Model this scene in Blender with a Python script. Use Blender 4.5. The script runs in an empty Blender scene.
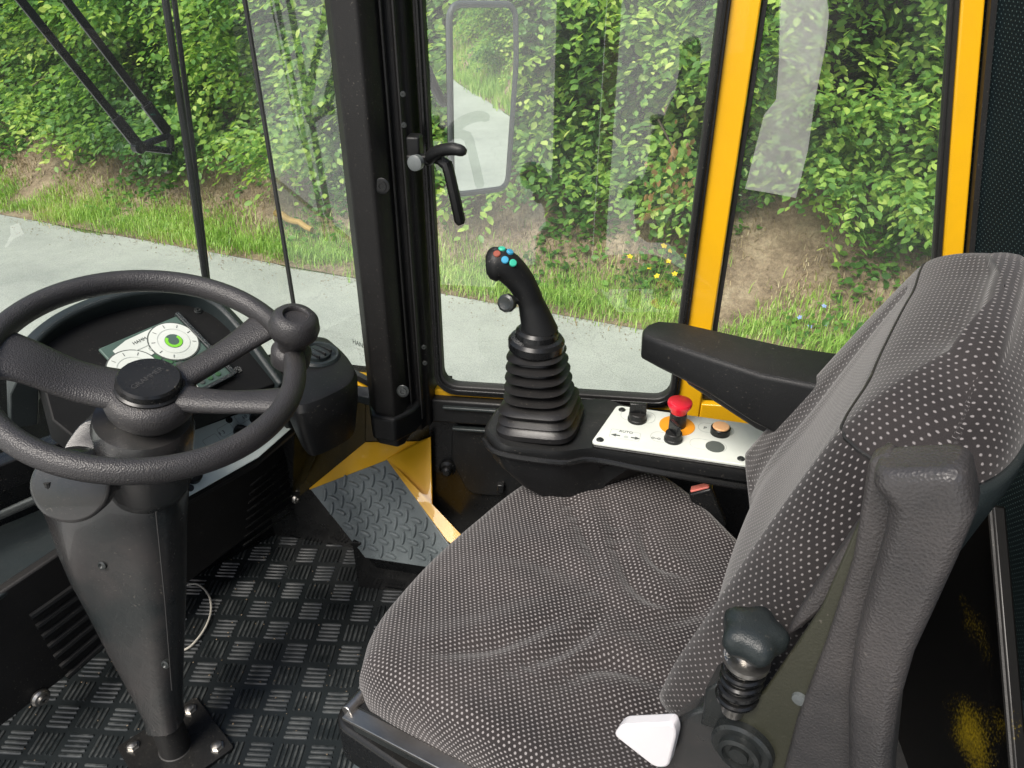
import bpy, bmesh, math, random
import numpy as np
from mathutils import Vector as V, Matrix, Euler
random.seed(7); rng = np.random.default_rng(11)
R = math.radians
sc = bpy.context.scene
col = sc.collection

# ------------------------------------------------------------------ camera
F, PIT, YAW, EYE = 769.0, R(31), R(7), 1.25
cam_d = bpy.data.cameras.new("camera"); cam = bpy.data.objects.new("camera", cam_d); col.objects.link(cam)
cam_d.sensor_width = 36; cam_d.lens = 36*F/1024; cam_d.clip_start = .02; cam_d.clip_end = 2000
cam.location = (0, 0, EYE); cam.rotation_euler = (R(90)-PIT, 0, YAW)
sc.camera = cam

def ray(px, py):
    x = (px-512)/F; y = (384-py)/F
    f = math.cos(PIT)+y*math.sin(PIT); u = -math.sin(PIT)+y*math.cos(PIT)
    return V((x*math.cos(YAW)-f*math.sin(YAW), f*math.cos(YAW)+x*math.sin(YAW), u))
O = V((0, 0, EYE))
def P(px, py, x=None, y=None, z=None, d=None):          # measured point of the cab, from one known coordinate
    r = ray(px, py)
    if y is not None: t = y/r.y
    elif x is not None: t = x/r.x
    elif z is not None: t = (z-EYE)/r.z
    else: t = d
    return O+r*t
def PP(px, py, p0, n):
    r = ray(px, py); return O+r*((V(p0)-O).dot(V(n))/r.dot(V(n)))
CA, SA = math.cos(R(26.7)), math.sin(R(26.7))
E1 = V((SA, CA, 0)); FW = V((-CA, SA, 0)); UP = V((0, 0, 1))    # driver's right, driver's forward
def S(f, r, z): return FW*f+E1*r+UP*z
def PR(px, py, r): return PP(px, py, E1*r, E1)

# ------------------------------------------------------------------ materials
def new_mat(name):
    m = bpy.data.materials.new(name); m.use_nodes = True
    nt = m.node_tree; b = nt.nodes['Principled BSDF']; return m, nt, b
def N(nt, t, **k):
    n = nt.nodes.new(t)
    for a, v in k.items(): setattr(n, a, v)
    return n
def mathn(nt, op, a, b=None, c=None):
    n = N(nt, 'ShaderNodeMath', operation=op)
    for i, v in enumerate((a, b, c)):
        if v is None: continue
        if hasattr(v, 'links'): nt.links.new(v, n.inputs[i])
        else: n.inputs[i].default_value = v
    return n.outputs[0]
def mixc(nt, fac, a, b, mode='MIX'):
    n = N(nt, 'ShaderNodeMix', data_type='RGBA', blend_type=mode)
    for i, v in ((0, fac), (6, a), (7, b)):
        if hasattr(v, 'links'): nt.links.new(v, n.inputs[i])
        else: n.inputs[i].default_value = v if i == 0 else (*v[:3], 1)
    return n.outputs[2]
def noise(nt, scale, detail=4, vec=None, rough=.6):
    n = N(nt, 'ShaderNodeTexNoise'); n.inputs['Scale'].default_value = scale
    n.inputs['Detail'].default_value = detail; n.inputs['Roughness'].default_value = rough
    if vec is not None: nt.links.new(vec, n.inputs['Vector'])
    return n
def ramp(nt, fac, stops):
    n = N(nt, 'ShaderNodeValToRGB'); cr = n.color_ramp
    cr.elements[0].position, cr.elements[0].color = stops[0][0], (*stops[0][1], 1)
    cr.elements[1].position, cr.elements[1].color = stops[-1][0], (*stops[-1][1], 1)
    for p, c in stops[1:-1]:
        e = cr.elements.new(p); e.color = (*c, 1)
    nt.links.new(fac, n.inputs[0]); return n.outputs[0]
def geo_pos(nt): return N(nt, 'ShaderNodeNewGeometry').outputs['Position']
def plastic(name, c, rough=.45, bump=.15, scale=900, c2=None, metal=0, spec=.5, var=.25, coat=0, smudge=.15, dust_haze=None):
    if dust_haze is None: dust_haze = .5 if max(c) < .08 else 0
    m, nt, b = new_mat(name); pos = geo_pos(nt)
    big = noise(nt, 7, 5, pos)
    c2 = c2 or tuple(v*(1+var*2)+.002 for v in c)
    cc0 = ramp(nt, big.outputs[0], [(.35, c), (.7, c2)])
    if dust_haze:
        d1 = noise(nt, 260, 2, pos); d2 = noise(nt, 9, 4, pos)
        k1 = mathn(nt, 'MULTIPLY', ramp(nt, d1.outputs[0], [(.66, (0,)*3), (.74, (1,)*3)]), ramp(nt, d2.outputs[0], [(.42, (.15,)*3), (.66, (1,)*3)]))
        g0 = N(nt, 'ShaderNodeNewGeometry'); sp0 = N(nt, 'ShaderNodeSeparateXYZ'); nt.links.new(g0.outputs['Normal'], sp0.inputs[0])
        up0 = mathn(nt, 'MULTIPLY', mathn(nt, 'MAXIMUM', sp0.outputs[2], .15), ramp(nt, d2.outputs[0], [(.3, (.3,)*3), (.7, (1,)*3)]))
        cc0 = mixc(nt, mathn(nt, 'MULTIPLY', k1, dust_haze), cc0, (.20, .18, .15))
        cc0 = mixc(nt, mathn(nt, 'MULTIPLY', up0, dust_haze*.09), cc0, (.28, .26, .23))
    nt.links.new(cc0, b.inputs['Base Color'])
    sm = noise(nt, 22, 6, pos, .7)
    rr = mathn(nt, 'MULTIPLY_ADD', sm.outputs[0], smudge*2, rough-smudge)
    nt.links.new(rr, b.inputs['Roughness'])
    b.inputs['Metallic'].default_value = metal; b.inputs['Specular IOR Level'].default_value = spec
    b.inputs['Coat Weight'].default_value = coat
    if bump:
        v = N(nt, 'ShaderNodeTexVoronoi'); v.inputs['Scale'].default_value = scale; nt.links.new(pos, v.inputs['Vector'])
        bp = N(nt, 'ShaderNodeBump'); bp.inputs['Strength'].default_value = bump; bp.inputs['Distance'].default_value = .001
        nt.links.new(v.outputs['Distance'], bp.inputs['Height']); nt.links.new(bp.outputs[0], b.inputs['Normal'])
    return m
M = {}
M['black'] = plastic('black moulded plastic', (.0045, .005, .0055), .42, .25, 900, spec=.3)
M['fascia'] = plastic('matt black fascia', (.0025, .0028, .003), .6, .0, spec=.2, dust_haze=.2)
M['blackgloss'] = plastic('black painted metal', (.0035, .004, .0045), .27, .0, spec=.35)
M['pillar'] = plastic('pillar trim plastic', (.007, .0068, .0068), .5, .3, 900, spec=.3)
M['grain'] = plastic('leather grained foam', (.019, .018, .019), .44, .5, 560, spec=.5, smudge=.08)
M['teal'] = plastic('dark slate plastic', (.012, .017, .018), .38, .2, 900, spec=.4)
M['shroud'] = plastic('scuffed black shroud', (.014, .018, .019), .24, .12, 900, c2=(.042, .037, .036), smudge=.12, spec=.55, coat=.25)
M['rubber'] = plastic('black rubber', (.008, .008, .008), .55, .2, 500)
M['bellows'] = plastic('ribbed rubber', (.004, .004, .0045), .36, .1, 600, spec=.4)
M['greyrub'] = plastic('grey rubber bellows', (.06, .075, .08), .5, .3, 300)
M['yellow'] = plastic('yellow machine paint', (.80, .43, .006), .34, .10, 420, c2=(.70, .38, .010), coat=.25, smudge=.12, dust_haze=.10)
M['white'] = plastic('pale control plate', (.54, .58, .53), .42, .0, c2=(.68, .71, .66))
M['plate'] = plastic('mint white plate', (.74, .84, .79), .35, 0, c2=(.80, .88, .84))
M['whitep'] = plastic('white plastic', (.70, .68, .70), .4, .0, c2=(.78, .76, .76))
M['red'] = plastic('red button', (.72, .01, .03), .35, 0, c2=(.8, .02, .05))
M['amber'] = plastic('amber disc', (.62, .24, .01), .5, 0)
M['peach'] = plastic('pale orange button', (.75, .42, .20), .4, 0)
M['ink'] = plastic('printed ink', (.05, .06, .055), .6, 0)
M['inkline'] = plastic('thin grey print', (.33, .36, .33), .6, 0)
M['steel'] = plastic('zinc plated steel', (.35, .34, .32), .35, .1, 300, metal=1, c2=(.55, .53, .5))
M['olive'] = plastic('olive painted steel', (.027, .028, .017), .42, .15, 500, c2=(.045, .045, .03))
M['darkmetal'] = plastic('dark lacquered steel', (.02, .023, .023), .3, .1, 400, metal=.3)
M['shell'] = plastic('grey seat shell plastic', (.034, .033, .034), .38, .4, 520, c2=(.08, .072, .070), smudge=.16)
M['green'] = plastic('green panel print', (.03, .09, .035), .5, 0)
M['lime'] = plastic('lime ring print', (.16, .48, .03), .5, 0)
M['board'] = plastic('grey green panel print', (.05, .085, .07), .5, 0)
M['bluebtn'] = plastic('blue button', (.03, .22, .36), .4, 0)
M['greenbtn'] = plastic('teal button', (.03, .33, .22), .4, 0)
M['brownbtn'] = plastic('brown red button', (.20, .05, .03), .4, 0)
M['pinkbtn'] = plastic('faded red button', (.75, .20, .16), .45, 0)
M['emboss'] = plastic('embossed letter edge', (.022, .022, .022), .5, 0)
M['cream'] = plastic('cream cable', (.40, .38, .33), .5, 0)
M['floor'] = plastic('floor paint', (.012, .013, .014), .5, 0)
M['frame_grey'] = plastic('mirror rim', (.09, .10, .10), .35, 0)
M['wood'] = plastic('weathered pole', (.30, .19, .05), .7, .4, 60, c2=(.40, .26, .08))
M['bark'] = plastic('bark', (.05, .038, .026), .85, .8, 60, c2=(.11, .085, .06))

# mat rubber: worn lighter on the bars
def mat_floor():
    m, nt, b = new_mat('worn bar pattern rubber'); g = N(nt, 'ShaderNodeNewGeometry')
    sep = N(nt, 'ShaderNodeSeparateXYZ'); nt.links.new(g.outputs['Position'], sep.inputs[0])
    top = mathn(nt, 'GREATER_THAN', sep.outputs[2], .0058)
    w = noise(nt, 14, 6, g.outputs['Position'], .75); w2 = noise(nt, 3, 3, g.outputs['Position'])
    f = mathn(nt, 'MULTIPLY', top, ramp(nt, w.outputs[0], [(.42, (0, 0, 0)), (.72, (1, 1, 1))]))
    f = mathn(nt, 'MULTIPLY', f, ramp(nt, w2.outputs[0], [(.3, (.35,)*3), (.65, (1,)*3)]))
    base = ramp(nt, w2.outputs[0], [(.3, (.007, .0085, .0095)), (.7, (.016, .020, .021))])
    nt.links.new(mixc(nt, f, base, (.105, .112, .11)), b.inputs['Base Color'])
    nt.links.new(mathn(nt, 'MULTIPLY_ADD', w.outputs[0], .34, .16), b.inputs['Roughness'])
    return m
M['mat'] = mat_floor()
# tread plate: matt grey, lozenges darker glossy
M['tread'] = plastic('embossed rubber tread', (.11, .13, .135), .28, .35, 700, c2=(.21, .24, .245), smudge=.12)

def mat_fabric(name, base, base2, dot, pitch=.0078, rad=.23, stretch=1.25, sheen=.2, row_=.62):
    m, nt, b = new_mat(name); uv = N(nt, 'ShaderNodeUVMap').outputs[0]
    sep = N(nt, 'ShaderNodeSeparateXYZ'); nt.links.new(uv, sep.inputs[0])
    nz = noise(nt, 30, 2, uv)
    u = mathn(nt, 'DIVIDE', mathn(nt, 'ADD', sep.outputs[0], mathn(nt, 'MULTIPLY', nz.outputs[0], .004)), pitch)
    v = mathn(nt, 'DIVIDE', mathn(nt, 'ADD', sep.outputs[1], mathn(nt, 'MULTIPLY', nz.outputs[0], .003)), pitch*row_)
    row = mathn(nt, 'FLOOR', v)
    u2 = mathn(nt, 'ADD', u, mathn(nt, 'MULTIPLY', mathn(nt, 'MODULO', row, 2.0), .5))
    fu = mathn(nt, 'SUBTRACT', mathn(nt, 'FRACT', u2), .5); fv = mathn(nt, 'MULTIPLY', mathn(nt, 'SUBTRACT', mathn(nt, 'FRACT', v), .5), row_)
    d = mathn(nt, 'SQRT', mathn(nt, 'ADD', mathn(nt, 'POWER', mathn(nt, 'ABSOLUTE', mathn(nt, 'MULTIPLY', fu, 1/stretch)), 2.0), mathn(nt, 'POWER', mathn(nt, 'ABSOLUTE', fv), 2.0)))
    wear = noise(nt, 9, 4, uv)
    fine = noise(nt, 1500, 2, uv)
    dd = mathn(nt, 'ADD', d, mathn(nt, 'MULTIPLY', mathn(nt, 'SUBTRACT', fine.outputs[0], .5), .16))
    k = N(nt, 'ShaderNodeMapRange'); nt.links.new(dd, k.inputs[0])
    k.inputs[1].default_value = rad*.62; k.inputs[2].default_value = rad*1.05; k.inputs[3].default_value = 1; k.inputs[4].default_value = 0
    ground = mixc(nt, ramp(nt, wear.outputs[0], [(.35, (0,)*3), (.7, (1,)*3)]), base, base2)
    ground = mixc(nt, .55, ground, ramp(nt, fine.outputs[0], [(.3, (.35,)*3), (.75, (1.5,)*3)]), 'MULTIPLY')
    nt.links.new(mixc(nt, mathn(nt, 'MULTIPLY', k.outputs[0], .85), ground, dot), b.inputs['Base Color'])
    b.inputs['Roughness'].default_value = .9; b.inputs['Specular IOR Level'].default_value = .15
    b.inputs['Sheen Weight'].default_value = sheen; b.inputs['Sheen Roughness'].default_value = .5
    bp = N(nt, 'ShaderNodeBump'); bp.inputs['Strength'].default_value = .5; bp.inputs['Distance'].default_value = .0008
    nt.links.new(mathn(nt, 'ADD', k.outputs[0], mathn(nt, 'MULTIPLY', fine.outputs[0], .6)), bp.inputs['Height']); nt.links.new(bp.outputs[0], b.inputs['Normal'])
    return m
M['fabric'] = mat_fabric('dotted seat cloth', (.025, .0215, .0215), (.050, .043, .042), (.30, .28, .275), .0070, .19)
M['backfabric'] = mat_fabric('dotted backrest cloth', (.023, .020, .020), (.043, .037, .036), (.27, .25, .245), .0070, .185, .85, .2, .80)
M['wallfabric'] = mat_fabric('dotted headliner cloth', (.004, .010, .012), (.006, .014, .016), (.07, .11, .11), .0085, .14, 1.0, 0)

def mat_glass(name, tint=(.93, .97, .95), base=.045):
    m = bpy.data.materials.new(name); m.use_nodes = True; nt = m.node_tree; nt.nodes.clear()
    o = N(nt, 'ShaderNodeOutputMaterial'); t = N(nt, 'ShaderNodeBsdfTransparent'); g = N(nt, 'ShaderNodeBsdfGlossy')
    t.inputs[0].default_value = (*tint, 1); g.inputs['Roughness'].default_value = .0
    lw = N(nt, 'ShaderNodeLayerWeight'); lw.inputs[0].default_value = .5
    f = mathn(nt, 'ADD', mathn(nt, 'MULTIPLY', mathn(nt, 'POWER', lw.outputs['Facing'], 5.0), .9), base)
    d = N(nt, 'ShaderNodeBsdfDiffuse'); d.inputs[0].default_value = (.7, .75, .72, 1)
    mx = N(nt, 'ShaderNodeMixShader'); nt.links.new(f, mx.inputs[0]); nt.links.new(t.outputs[0], mx.inputs[1]); nt.links.new(g.outputs[0], mx.inputs[2])
    dust_haze = noise(nt, 5, 5, geo_pos(nt)); m2 = N(nt, 'ShaderNodeMixShader')
    nt.links.new(mathn(nt, 'MULTIPLY', ramp(nt, dust_haze.outputs[0], [(.3, (.3,)*3), (.75, (1,)*3)]), .05), m2.inputs[0])  # pale haze over the view, laid on the glass as diffuse colour
    nt.links.new(mx.outputs[0], m2.inputs[1]); nt.links.new(d.outputs[0], m2.inputs[2])
    nt.links.new(m2.outputs[0], o.inputs[0]); return m
M['glass'] = mat_glass('window glass', base=.13)
def mat_mirror():
    m, nt, b = new_mat('mirror glass'); b.inputs['Metallic'].default_value = 1; b.inputs['Base Color'].default_value = (.86, .9, .88, 1)
    b.inputs['Roughness'].default_value = .012; return m
M['mirror'] = mat_mirror()
def mat_blotched():                                         # glossy black with yellow blotches
    m, nt, b = new_mat('black panel with yellow blotches'); pos = geo_pos(nt)
    a = noise(nt, 4.2, 2, pos); f = noise(nt, 260, 2, pos)
    k = mathn(nt, 'ADD', a.outputs[0], mathn(nt, 'MULTIPLY', mathn(nt, 'SUBTRACT', f.outputs[0], .5), .35))
    nt.links.new(ramp(nt, k, [(.60, (.004, .004, .004)), (.80, (.36, .26, .01))]), b.inputs['Base Color'])
    b.inputs['Roughness'].default_value = .35; return m
M['blotches'] = mat_blotched()
M['gleam'] = plastic('black enamel with yellow sheen', (.010, .009, .004), .22, 0, c2=(.07, .045, .003))  # yellow sheen is mixed into the base colour

def mat_soil():
    m, nt, b = new_mat('dry bank soil'); pos = geo_pos(nt)
    a = noise(nt, 5, 8, pos, .75); f = noise(nt, 45, 6, pos, .8)
    c = ramp(nt, a.outputs[0], [(.3, (.13, .09, .06)), (.5, (.32, .24, .16)), (.7, (.52, .42, .29))])
    c = mixc(nt, .8, c, ramp(nt, f.outputs[0], [(.3, (.45,)*3), (.7, (1.45,)*3)]), 'MULTIPLY')
    nt.links.new(c, b.inputs['Base Color']); b.inputs['Roughness'].default_value = .95
    bp = N(nt, 'ShaderNodeBump'); bp.inputs['Strength'].default_value = .8; bp.inputs['Distance'].default_value = .03
    nt.links.new(f.outputs[0], bp.inputs['Height']); nt.links.new(bp.outputs[0], b.inputs['Normal']); return m
M['soil'] = mat_soil()
def mat_leaf(name, stops, trans=.45):
    m = bpy.data.materials.new(name); m.use_nodes = True; nt = m.node_tree; nt.nodes.clear()
    o = N(nt, 'ShaderNodeOutputMaterial'); g = N(nt, 'ShaderNodeNewGeometry'); oi = N(nt, 'ShaderNodeObjectInfo')
    rnd = g.outputs['Random Per Island']
    cl = noise(nt, 1.3, 3, g.outputs['Position'])
    f = mathn(nt, 'MULTIPLY_ADD', rnd, .55, mathn(nt, 'MULTIPLY_ADD', cl.outputs[0], 1.2, mathn(nt, 'MULTIPLY_ADD', oi.outputs['Random'], .22, -.48)))
    c = ramp(nt, f, stops)
    a = N(nt, 'ShaderNodeBsdfPrincipled'); nt.links.new(c, a.inputs['Base Color']); a.inputs['Roughness'].default_value = .42
    a.inputs['Specular IOR Level'].default_value = .4
    t = N(nt, 'ShaderNodeBsdfTranslucent'); nt.links.new(mixc(nt, 1.0, c, (1.5, 1.5, .6), 'MULTIPLY'), t.inputs[0])
    mx = N(nt, 'ShaderNodeMixShader'); mx.inputs[0].default_value = trans
    nt.links.new(a.outputs[0], mx.inputs[1]); nt.links.new(t.outputs[0], mx.inputs[2]); nt.links.new(mx.outputs[0], o.inputs[0]); return m
M['leaf'] = mat_leaf('hornbeam leaves', [(.08, (.06, .15, .045)), (.35, (.14, .29, .08)), (.55, (.25, .43, .10)), (.78, (.45, .60, .15)), (.97, (.66, .74, .26))])
M['leafdark'] = mat_leaf('shaded leaves', [(.1, (.03, .085, .03)), (.6, (.07, .17, .05)), (.95, (.15, .28, .07))], .35)  # darker leaf copy, shade of the back row put into the colour
M['bramble'] = mat_leaf('bramble leaves', [(.1, (.04, .12, .03)), (.5, (.11, .27, .05)), (.95, (.28, .48, .09))])
M['grass'] = mat_leaf('grass blades', [(.05, (.15, .27, .05)), (.4, (.27, .47, .08)), (.75, (.43, .62, .14)), (.93, (.56, .60, .26)), (1, (.55, .47, .28))], .3)
M['straw'] = mat_leaf('dry stalks', [(.1, (.20, .14, .07)), (.5, (.38, .29, .17)), (.95, (.60, .52, .35))], .1)
M['deadleaf'] = mat_leaf('withered leaves', [(.1, (.20, .11, .04)), (.9, (.45, .26, .12))], .3)
def petal(name, c):
    m, nt, b = new_mat(name); b.inputs['Base Color'].default_value = (*c, 1); b.inputs['Roughness'].default_value = .6; return m
M['petal'] = petal('yellow petals', (.85, .60, .02)); M['bluepetal'] = petal('blue petals', (.28, .38, .75))
def mat_road():
    m, nt, b = new_mat('pale worn asphalt'); pos = geo_pos(nt)
    a = noise(nt, 1.2, 5, pos); f = noise(nt, 120, 4, pos, .8); v = N(nt, 'ShaderNodeTexVoronoi'); v.inputs['Scale'].default_value = 90; nt.links.new(pos, v.inputs['Vector'])
    st = noise(nt, .35, 6, pos, .75)
    c = ramp(nt, mathn(nt, 'MULTIPLY_ADD', st.outputs[0], .6, mathn(nt, 'MULTIPLY', a.outputs[0], .4)), [(.36, (.31, .33, .31)), (.5, (.41, .43, .40)), (.62, (.47, .49, .46))])
    cr = N(nt, 'ShaderNodeTexVoronoi', feature='DISTANCE_TO_EDGE'); cr.inputs['Scale'].default_value = .9; wv = noise(nt, 2.5, 4, pos)
    nt.links.new(mixc(nt, .25, pos, wv.outputs[1]), cr.inputs['Vector'])
    c = mixc(nt, mathn(nt, 'MULTIPLY', mathn(nt, 'LESS_THAN', cr.outputs['Distance'], .004), .15), c, (.16, .16, .15))
    c = mixc(nt, .75, c, ramp(nt, f.outputs[0], [(.3, (.6,)*3), (.7, (1.3,)*3)]), 'MULTIPLY')
    c = mixc(nt, .35, c, ramp(nt, v.outputs['Distance'], [(.1, (.6,)*3), (.5, (1.2,)*3)]), 'MULTIPLY')
    nt.links.new(c, b.inputs['Base Color']); b.inputs['Roughness'].default_value = .85
    bp = N(nt, 'ShaderNodeBump'); bp.inputs['Strength'].default_value = .5; bp.inputs['Distance'].default_value = .004
    nt.links.new(f.outputs[0], bp.inputs['Height']); nt.links.new(bp.outputs[0], b.inputs['Normal']); return m
M['road'] = mat_road()
M['yard'] = plastic('added pale reflector ground', (.66, .66, .63), .9, .5, 30, c2=(.78, .78, .75))
def mat_ground():
    m, nt, b = new_mat('grassy ground'); pos = geo_pos(nt); a = noise(nt, .8, 8, pos, .7)
    nt.links.new(ramp(nt, a.outputs[0], [(.3, (.05, .09, .02)), (.55, (.12, .17, .05)), (.75, (.24, .21, .12))]), b.inputs['Base Color'])
    b.inputs['Roughness'].default_value = .95; return m
M['ground'] = mat_ground()

# ------------------------------------------------------------------ objects
WL = {}
def tag(o, label=None, cat=None, group=None, kind=None):
    if label: o['label'] = label
    if cat: o['category'] = cat
    if group: o['group'] = group
    if kind: o['kind'] = kind
    return o
def thing(name, label, cat, loc=(0, 0, 0), group=None):
    o = bpy.data.objects.new(name, None); col.objects.link(o); o.location = V(loc); o.empty_display_size = .05
    WL[o.name] = V(loc); return tag(o, label, cat, group)
class G:                                                 # mesh gatherer
    def __init__(s): s.bm = bmesh.new()
    def face(s, pts):
        try: return s.bm.faces.new([s.bm.verts.new(V(p)) for p in pts])
        except ValueError: return None
    def box(s, c, ax, ay, az):                           # centre and three half-axis vectors
        c, ax, ay, az = V(c), V(ax), V(ay), V(az)
        v = [s.bm.verts.new(c+ax*i+ay*j+az*k) for i in (-1, 1) for j in (-1, 1) for k in (-1, 1)]
        for q in ((0, 1, 3, 2), (4, 6, 7, 5), (0, 4, 5, 1), (2, 3, 7, 6), (0, 2, 6, 4), (1, 5, 7, 3)): s.bm.faces.new([v[i] for i in q])
        return s
    def prism(s, pts, vec):
        a = [s.bm.verts.new(V(p)) for p in pts]; b = [s.bm.verts.new(V(p)+V(vec)) for p in pts]
        s.bm.faces.new(a); s.bm.faces.new(b[::-1]); n = len(a)
        for i in range(n): s.bm.faces.new([a[i], b[i], b[(i+1) % n], a[(i+1) % n]])
        return s
    def loft(s, rings, cap=True, closed=False):
        rs = [[s.bm.verts.new(V(p)) for p in r] for r in rings]; n = len(rs[0])
        m = len(rs) if closed else len(rs)-1
        for k in range(m):
            a, b = rs[k], rs[(k+1) % len(rs)]
            for i in range(n): s.bm.faces.new([a[i], a[(i+1) % n], b[(i+1) % n], b[i]])
        if cap and not closed: s.bm.faces.new(rs[0][::-1]); s.bm.faces.new(rs[-1])
        return s
    def tube(s, path, rad, seg=14, closed=False, squash=None):
        path = [V(p) for p in path]; n = len(path); rad = rad if hasattr(rad, '__len__') else [rad]*n
        rings = []; up = None
        for i, p in enumerate(path):
            if closed: t = path[(i+1) % n]-path[i-1]
            else: t = path[min(i+1, n-1)]-path[max(i-1, 0)]
            t.normalize()
            if up is None: up = V((0, 0, 1)) if abs(t.z) < .9 else V((1, 0, 0))
            u = (up-t*up.dot(t)).normalized(); w = t.cross(u); up = u
            a, b = (1, 1) if squash is None else squash
            rings.append([p+(u*math.cos(q)*a+w*math.sin(q)*b)*rad[i] for q in (2*math.pi*j/seg for j in range(seg))])
        return s.loft(rings, True, closed)
    def lathe(s, prof, c, ax, seg=32, ref=None):
        c, ax = V(c), V(ax).normalized(); u = V(ref) if ref else (V((0, 0, 1)) if abs(ax.z) < .9 else V((1, 0, 0)))
        u = (u-ax*u.dot(ax)).normalized(); w = ax.cross(u)
        return s.loft([[c+ax*h+(u*math.cos(q)+w*math.sin(q))*max(r, 1e-5) for q in (2*math.pi*j/seg for j in range(seg))] for r, h in prof])
    def build(s, name, mat, parent=None, bevel=0, seg=2, smooth=True, angle=35, sub=0):
        bmesh.ops.recalc_face_normals(s.bm, faces=s.bm.faces)
        me = bpy.data.meshes.new(name)
        off = WL.get(parent.name, V()) if parent else None
        if parent is None:
            lo = V([min(v.co[i] for v in s.bm.verts) for i in range(3)]); hi = V([max(v.co[i] for v in s.bm.verts) for i in range(3)])
            off = V(((lo.x+hi.x)/2, (lo.y+hi.y)/2, lo.z))
        bmesh.ops.translate(s.bm, verts=s.bm.verts, vec=-off)
        s.bm.to_mesh(me); s.bm.free()
        return finish(me, name, mat, parent, off, bevel, seg, smooth, angle, sub)
def finish(me, name, mat, parent, off, bevel=0, seg=2, smooth=True, angle=35, sub=0):
    if mat: me.materials.append(M[mat] if isinstance(mat, str) else mat)
    if smooth and len(me.polygons):
        me.polygons.foreach_set('use_smooth', [True]*len(me.polygons)); me.set_sharp_from_angle(angle=R(angle))
    o = bpy.data.objects.new(name, me); col.objects.link(o)
    if parent: o.parent = parent
    else: o.location = off
    WL[o.name] = V(off)                                    # every part keeps its thing's origin
    if bevel:
        b = o.modifiers.new('bevel', 'BEVEL'); b.width = bevel; b.segments = seg; b.limit_method = 'ANGLE'; b.angle_limit = R(35)
        b.harden_normals = False
    if sub:
        q = o.modifiers.new('sub', 'SUBSURF'); q.levels = q.render_levels = sub
    return o
def raw(name, verts, faces, mat, parent=None, uv=None, smooth=True, off=None):
    me = bpy.data.meshes.new(name); off = WL.get(parent.name, V()) if parent else (off or V())
    verts = np.asarray(verts, dtype=np.float32)-np.array(off, dtype=np.float32)
    faces = np.asarray(faces, dtype=np.int32); k = faces.shape[1]
    me.vertices.add(len(verts)); me.vertices.foreach_set('co', verts.ravel())
    me.loops.add(faces.size); me.loops.foreach_set('vertex_index', faces.ravel())
    me.polygons.add(len(faces)); me.polygons.foreach_set('loop_start', np.arange(0, faces.size, k, dtype=np.int32))
    if uv is not None:
        l = me.uv_layers.new(name='UVMap'); l.data.foreach_set('uv', np.asarray(uv, dtype=np.float32)[faces.ravel()].ravel())
    me.update(calc_edges=True); me.validate()
    o = finish(me, name, mat, parent, off, smooth=smooth, angle=180); return o
def text(s, pos, xd, yd, size, mat, parent, name='lettering', depth=.0002):
    cu = bpy.data.curves.new('t', 'FONT'); cu.body = s; cu.size = size; cu.extrude = depth; cu.align_x = 'CENTER'; cu.align_y = 'CENTER'
    to = bpy.data.objects.new('t', cu); col.objects.link(to)
    me = bpy.data.meshes.new_from_object(to); bpy.data.objects.remove(to); bpy.data.curves.remove(cu)
    xd, yd = V(xd).normalized(), V(yd).normalized(); zd = xd.cross(yd)
    m = Matrix((xd, yd, zd)).transposed().to_4x4(); m.translation = V(pos)-WL.get(parent.name, V()); me.transform(m)
    me.name = name; return finish(me, name, mat, parent, WL.get(parent.name, V()), smooth=False)
def arc(c, u, w, r, a0, a1, n): return [V(c)+(V(u)*math.cos(a0+(a1-a0)*i/n)+V(w)*math.sin(a0+(a1-a0)*i/n))*r for i in range(n+1)]
def rrect(c, u, w, a, b, r, n=5):                         # rounded rectangle outline
    pts = []
    for sx, sy, q in ((1, 1, 0), (-1, 1, 1), (-1, -1, 2), (1, -1, 3)):
        pts += arc(V(c)+V(u)*sx*(a-r)+V(w)*sy*(b-r), u, w, r, q*math.pi/2, (q+1)*math.pi/2, n)
    return pts
def roundpoly(pts, r, n=4):                               # round the corners of a polygon
    pts = [V(p) for p in pts]; out = []
    for i, p in enumerate(pts):
        a, b = pts[i-1], pts[(i+1) % len(pts)]; ra = min(r, (a-p).length*.45, (b-p).length*.45)
        s, e = p+(a-p).normalized()*ra, p+(b-p).normalized()*ra
        for k in range(n+1):
            t = k/n; out.append(s*(1-t)**2+p*2*t*(1-t)+e*t*t)
    return out
def bolt(c, n, r, parent, name='bolt', mat='steel', h=.006):
    n = V(n).normalized(); g = G()
    g.lathe([(r, 0), (r, h*.35), (r*.92, h*.5), (r*.62, h*.5), (r*.6, h), (r*.36, h), (r*.34, h*.55), (0, h*.55)], c, n, 20)
    return g.build(name, mat, parent)
def spline(pts, n):                                       # Catmull-Rom through points
    pts = [V(p) for p in pts]; q = [pts[0]*2-pts[1]]+pts+[pts[-1]*2-pts[-2]]; out = []
    for i in range(len(pts)-1):
        a, b, c, d = q[i:i+4]
        for k in range(n):
            t = k/n; out.append(.5*((2*b)+(c-a)*t+(2*a-5*b+4*c-d)*t*t+(3*b-a-3*c+d)*t**3))
    out.append(pts[-1]); return out

# ================================================================== THE CAB
cab = thing('machine_cab', 'black and yellow cab of a work machine with large side windows', 'cab', (0, .6, 0))
YW = 1.20
# floor
g = G(); g.box((-.1, .55, -.02), (1.25, 0, 0), (0, .95, 0), (0, 0, .018)); g.build('floor_panel', 'floor', cab)

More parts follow.
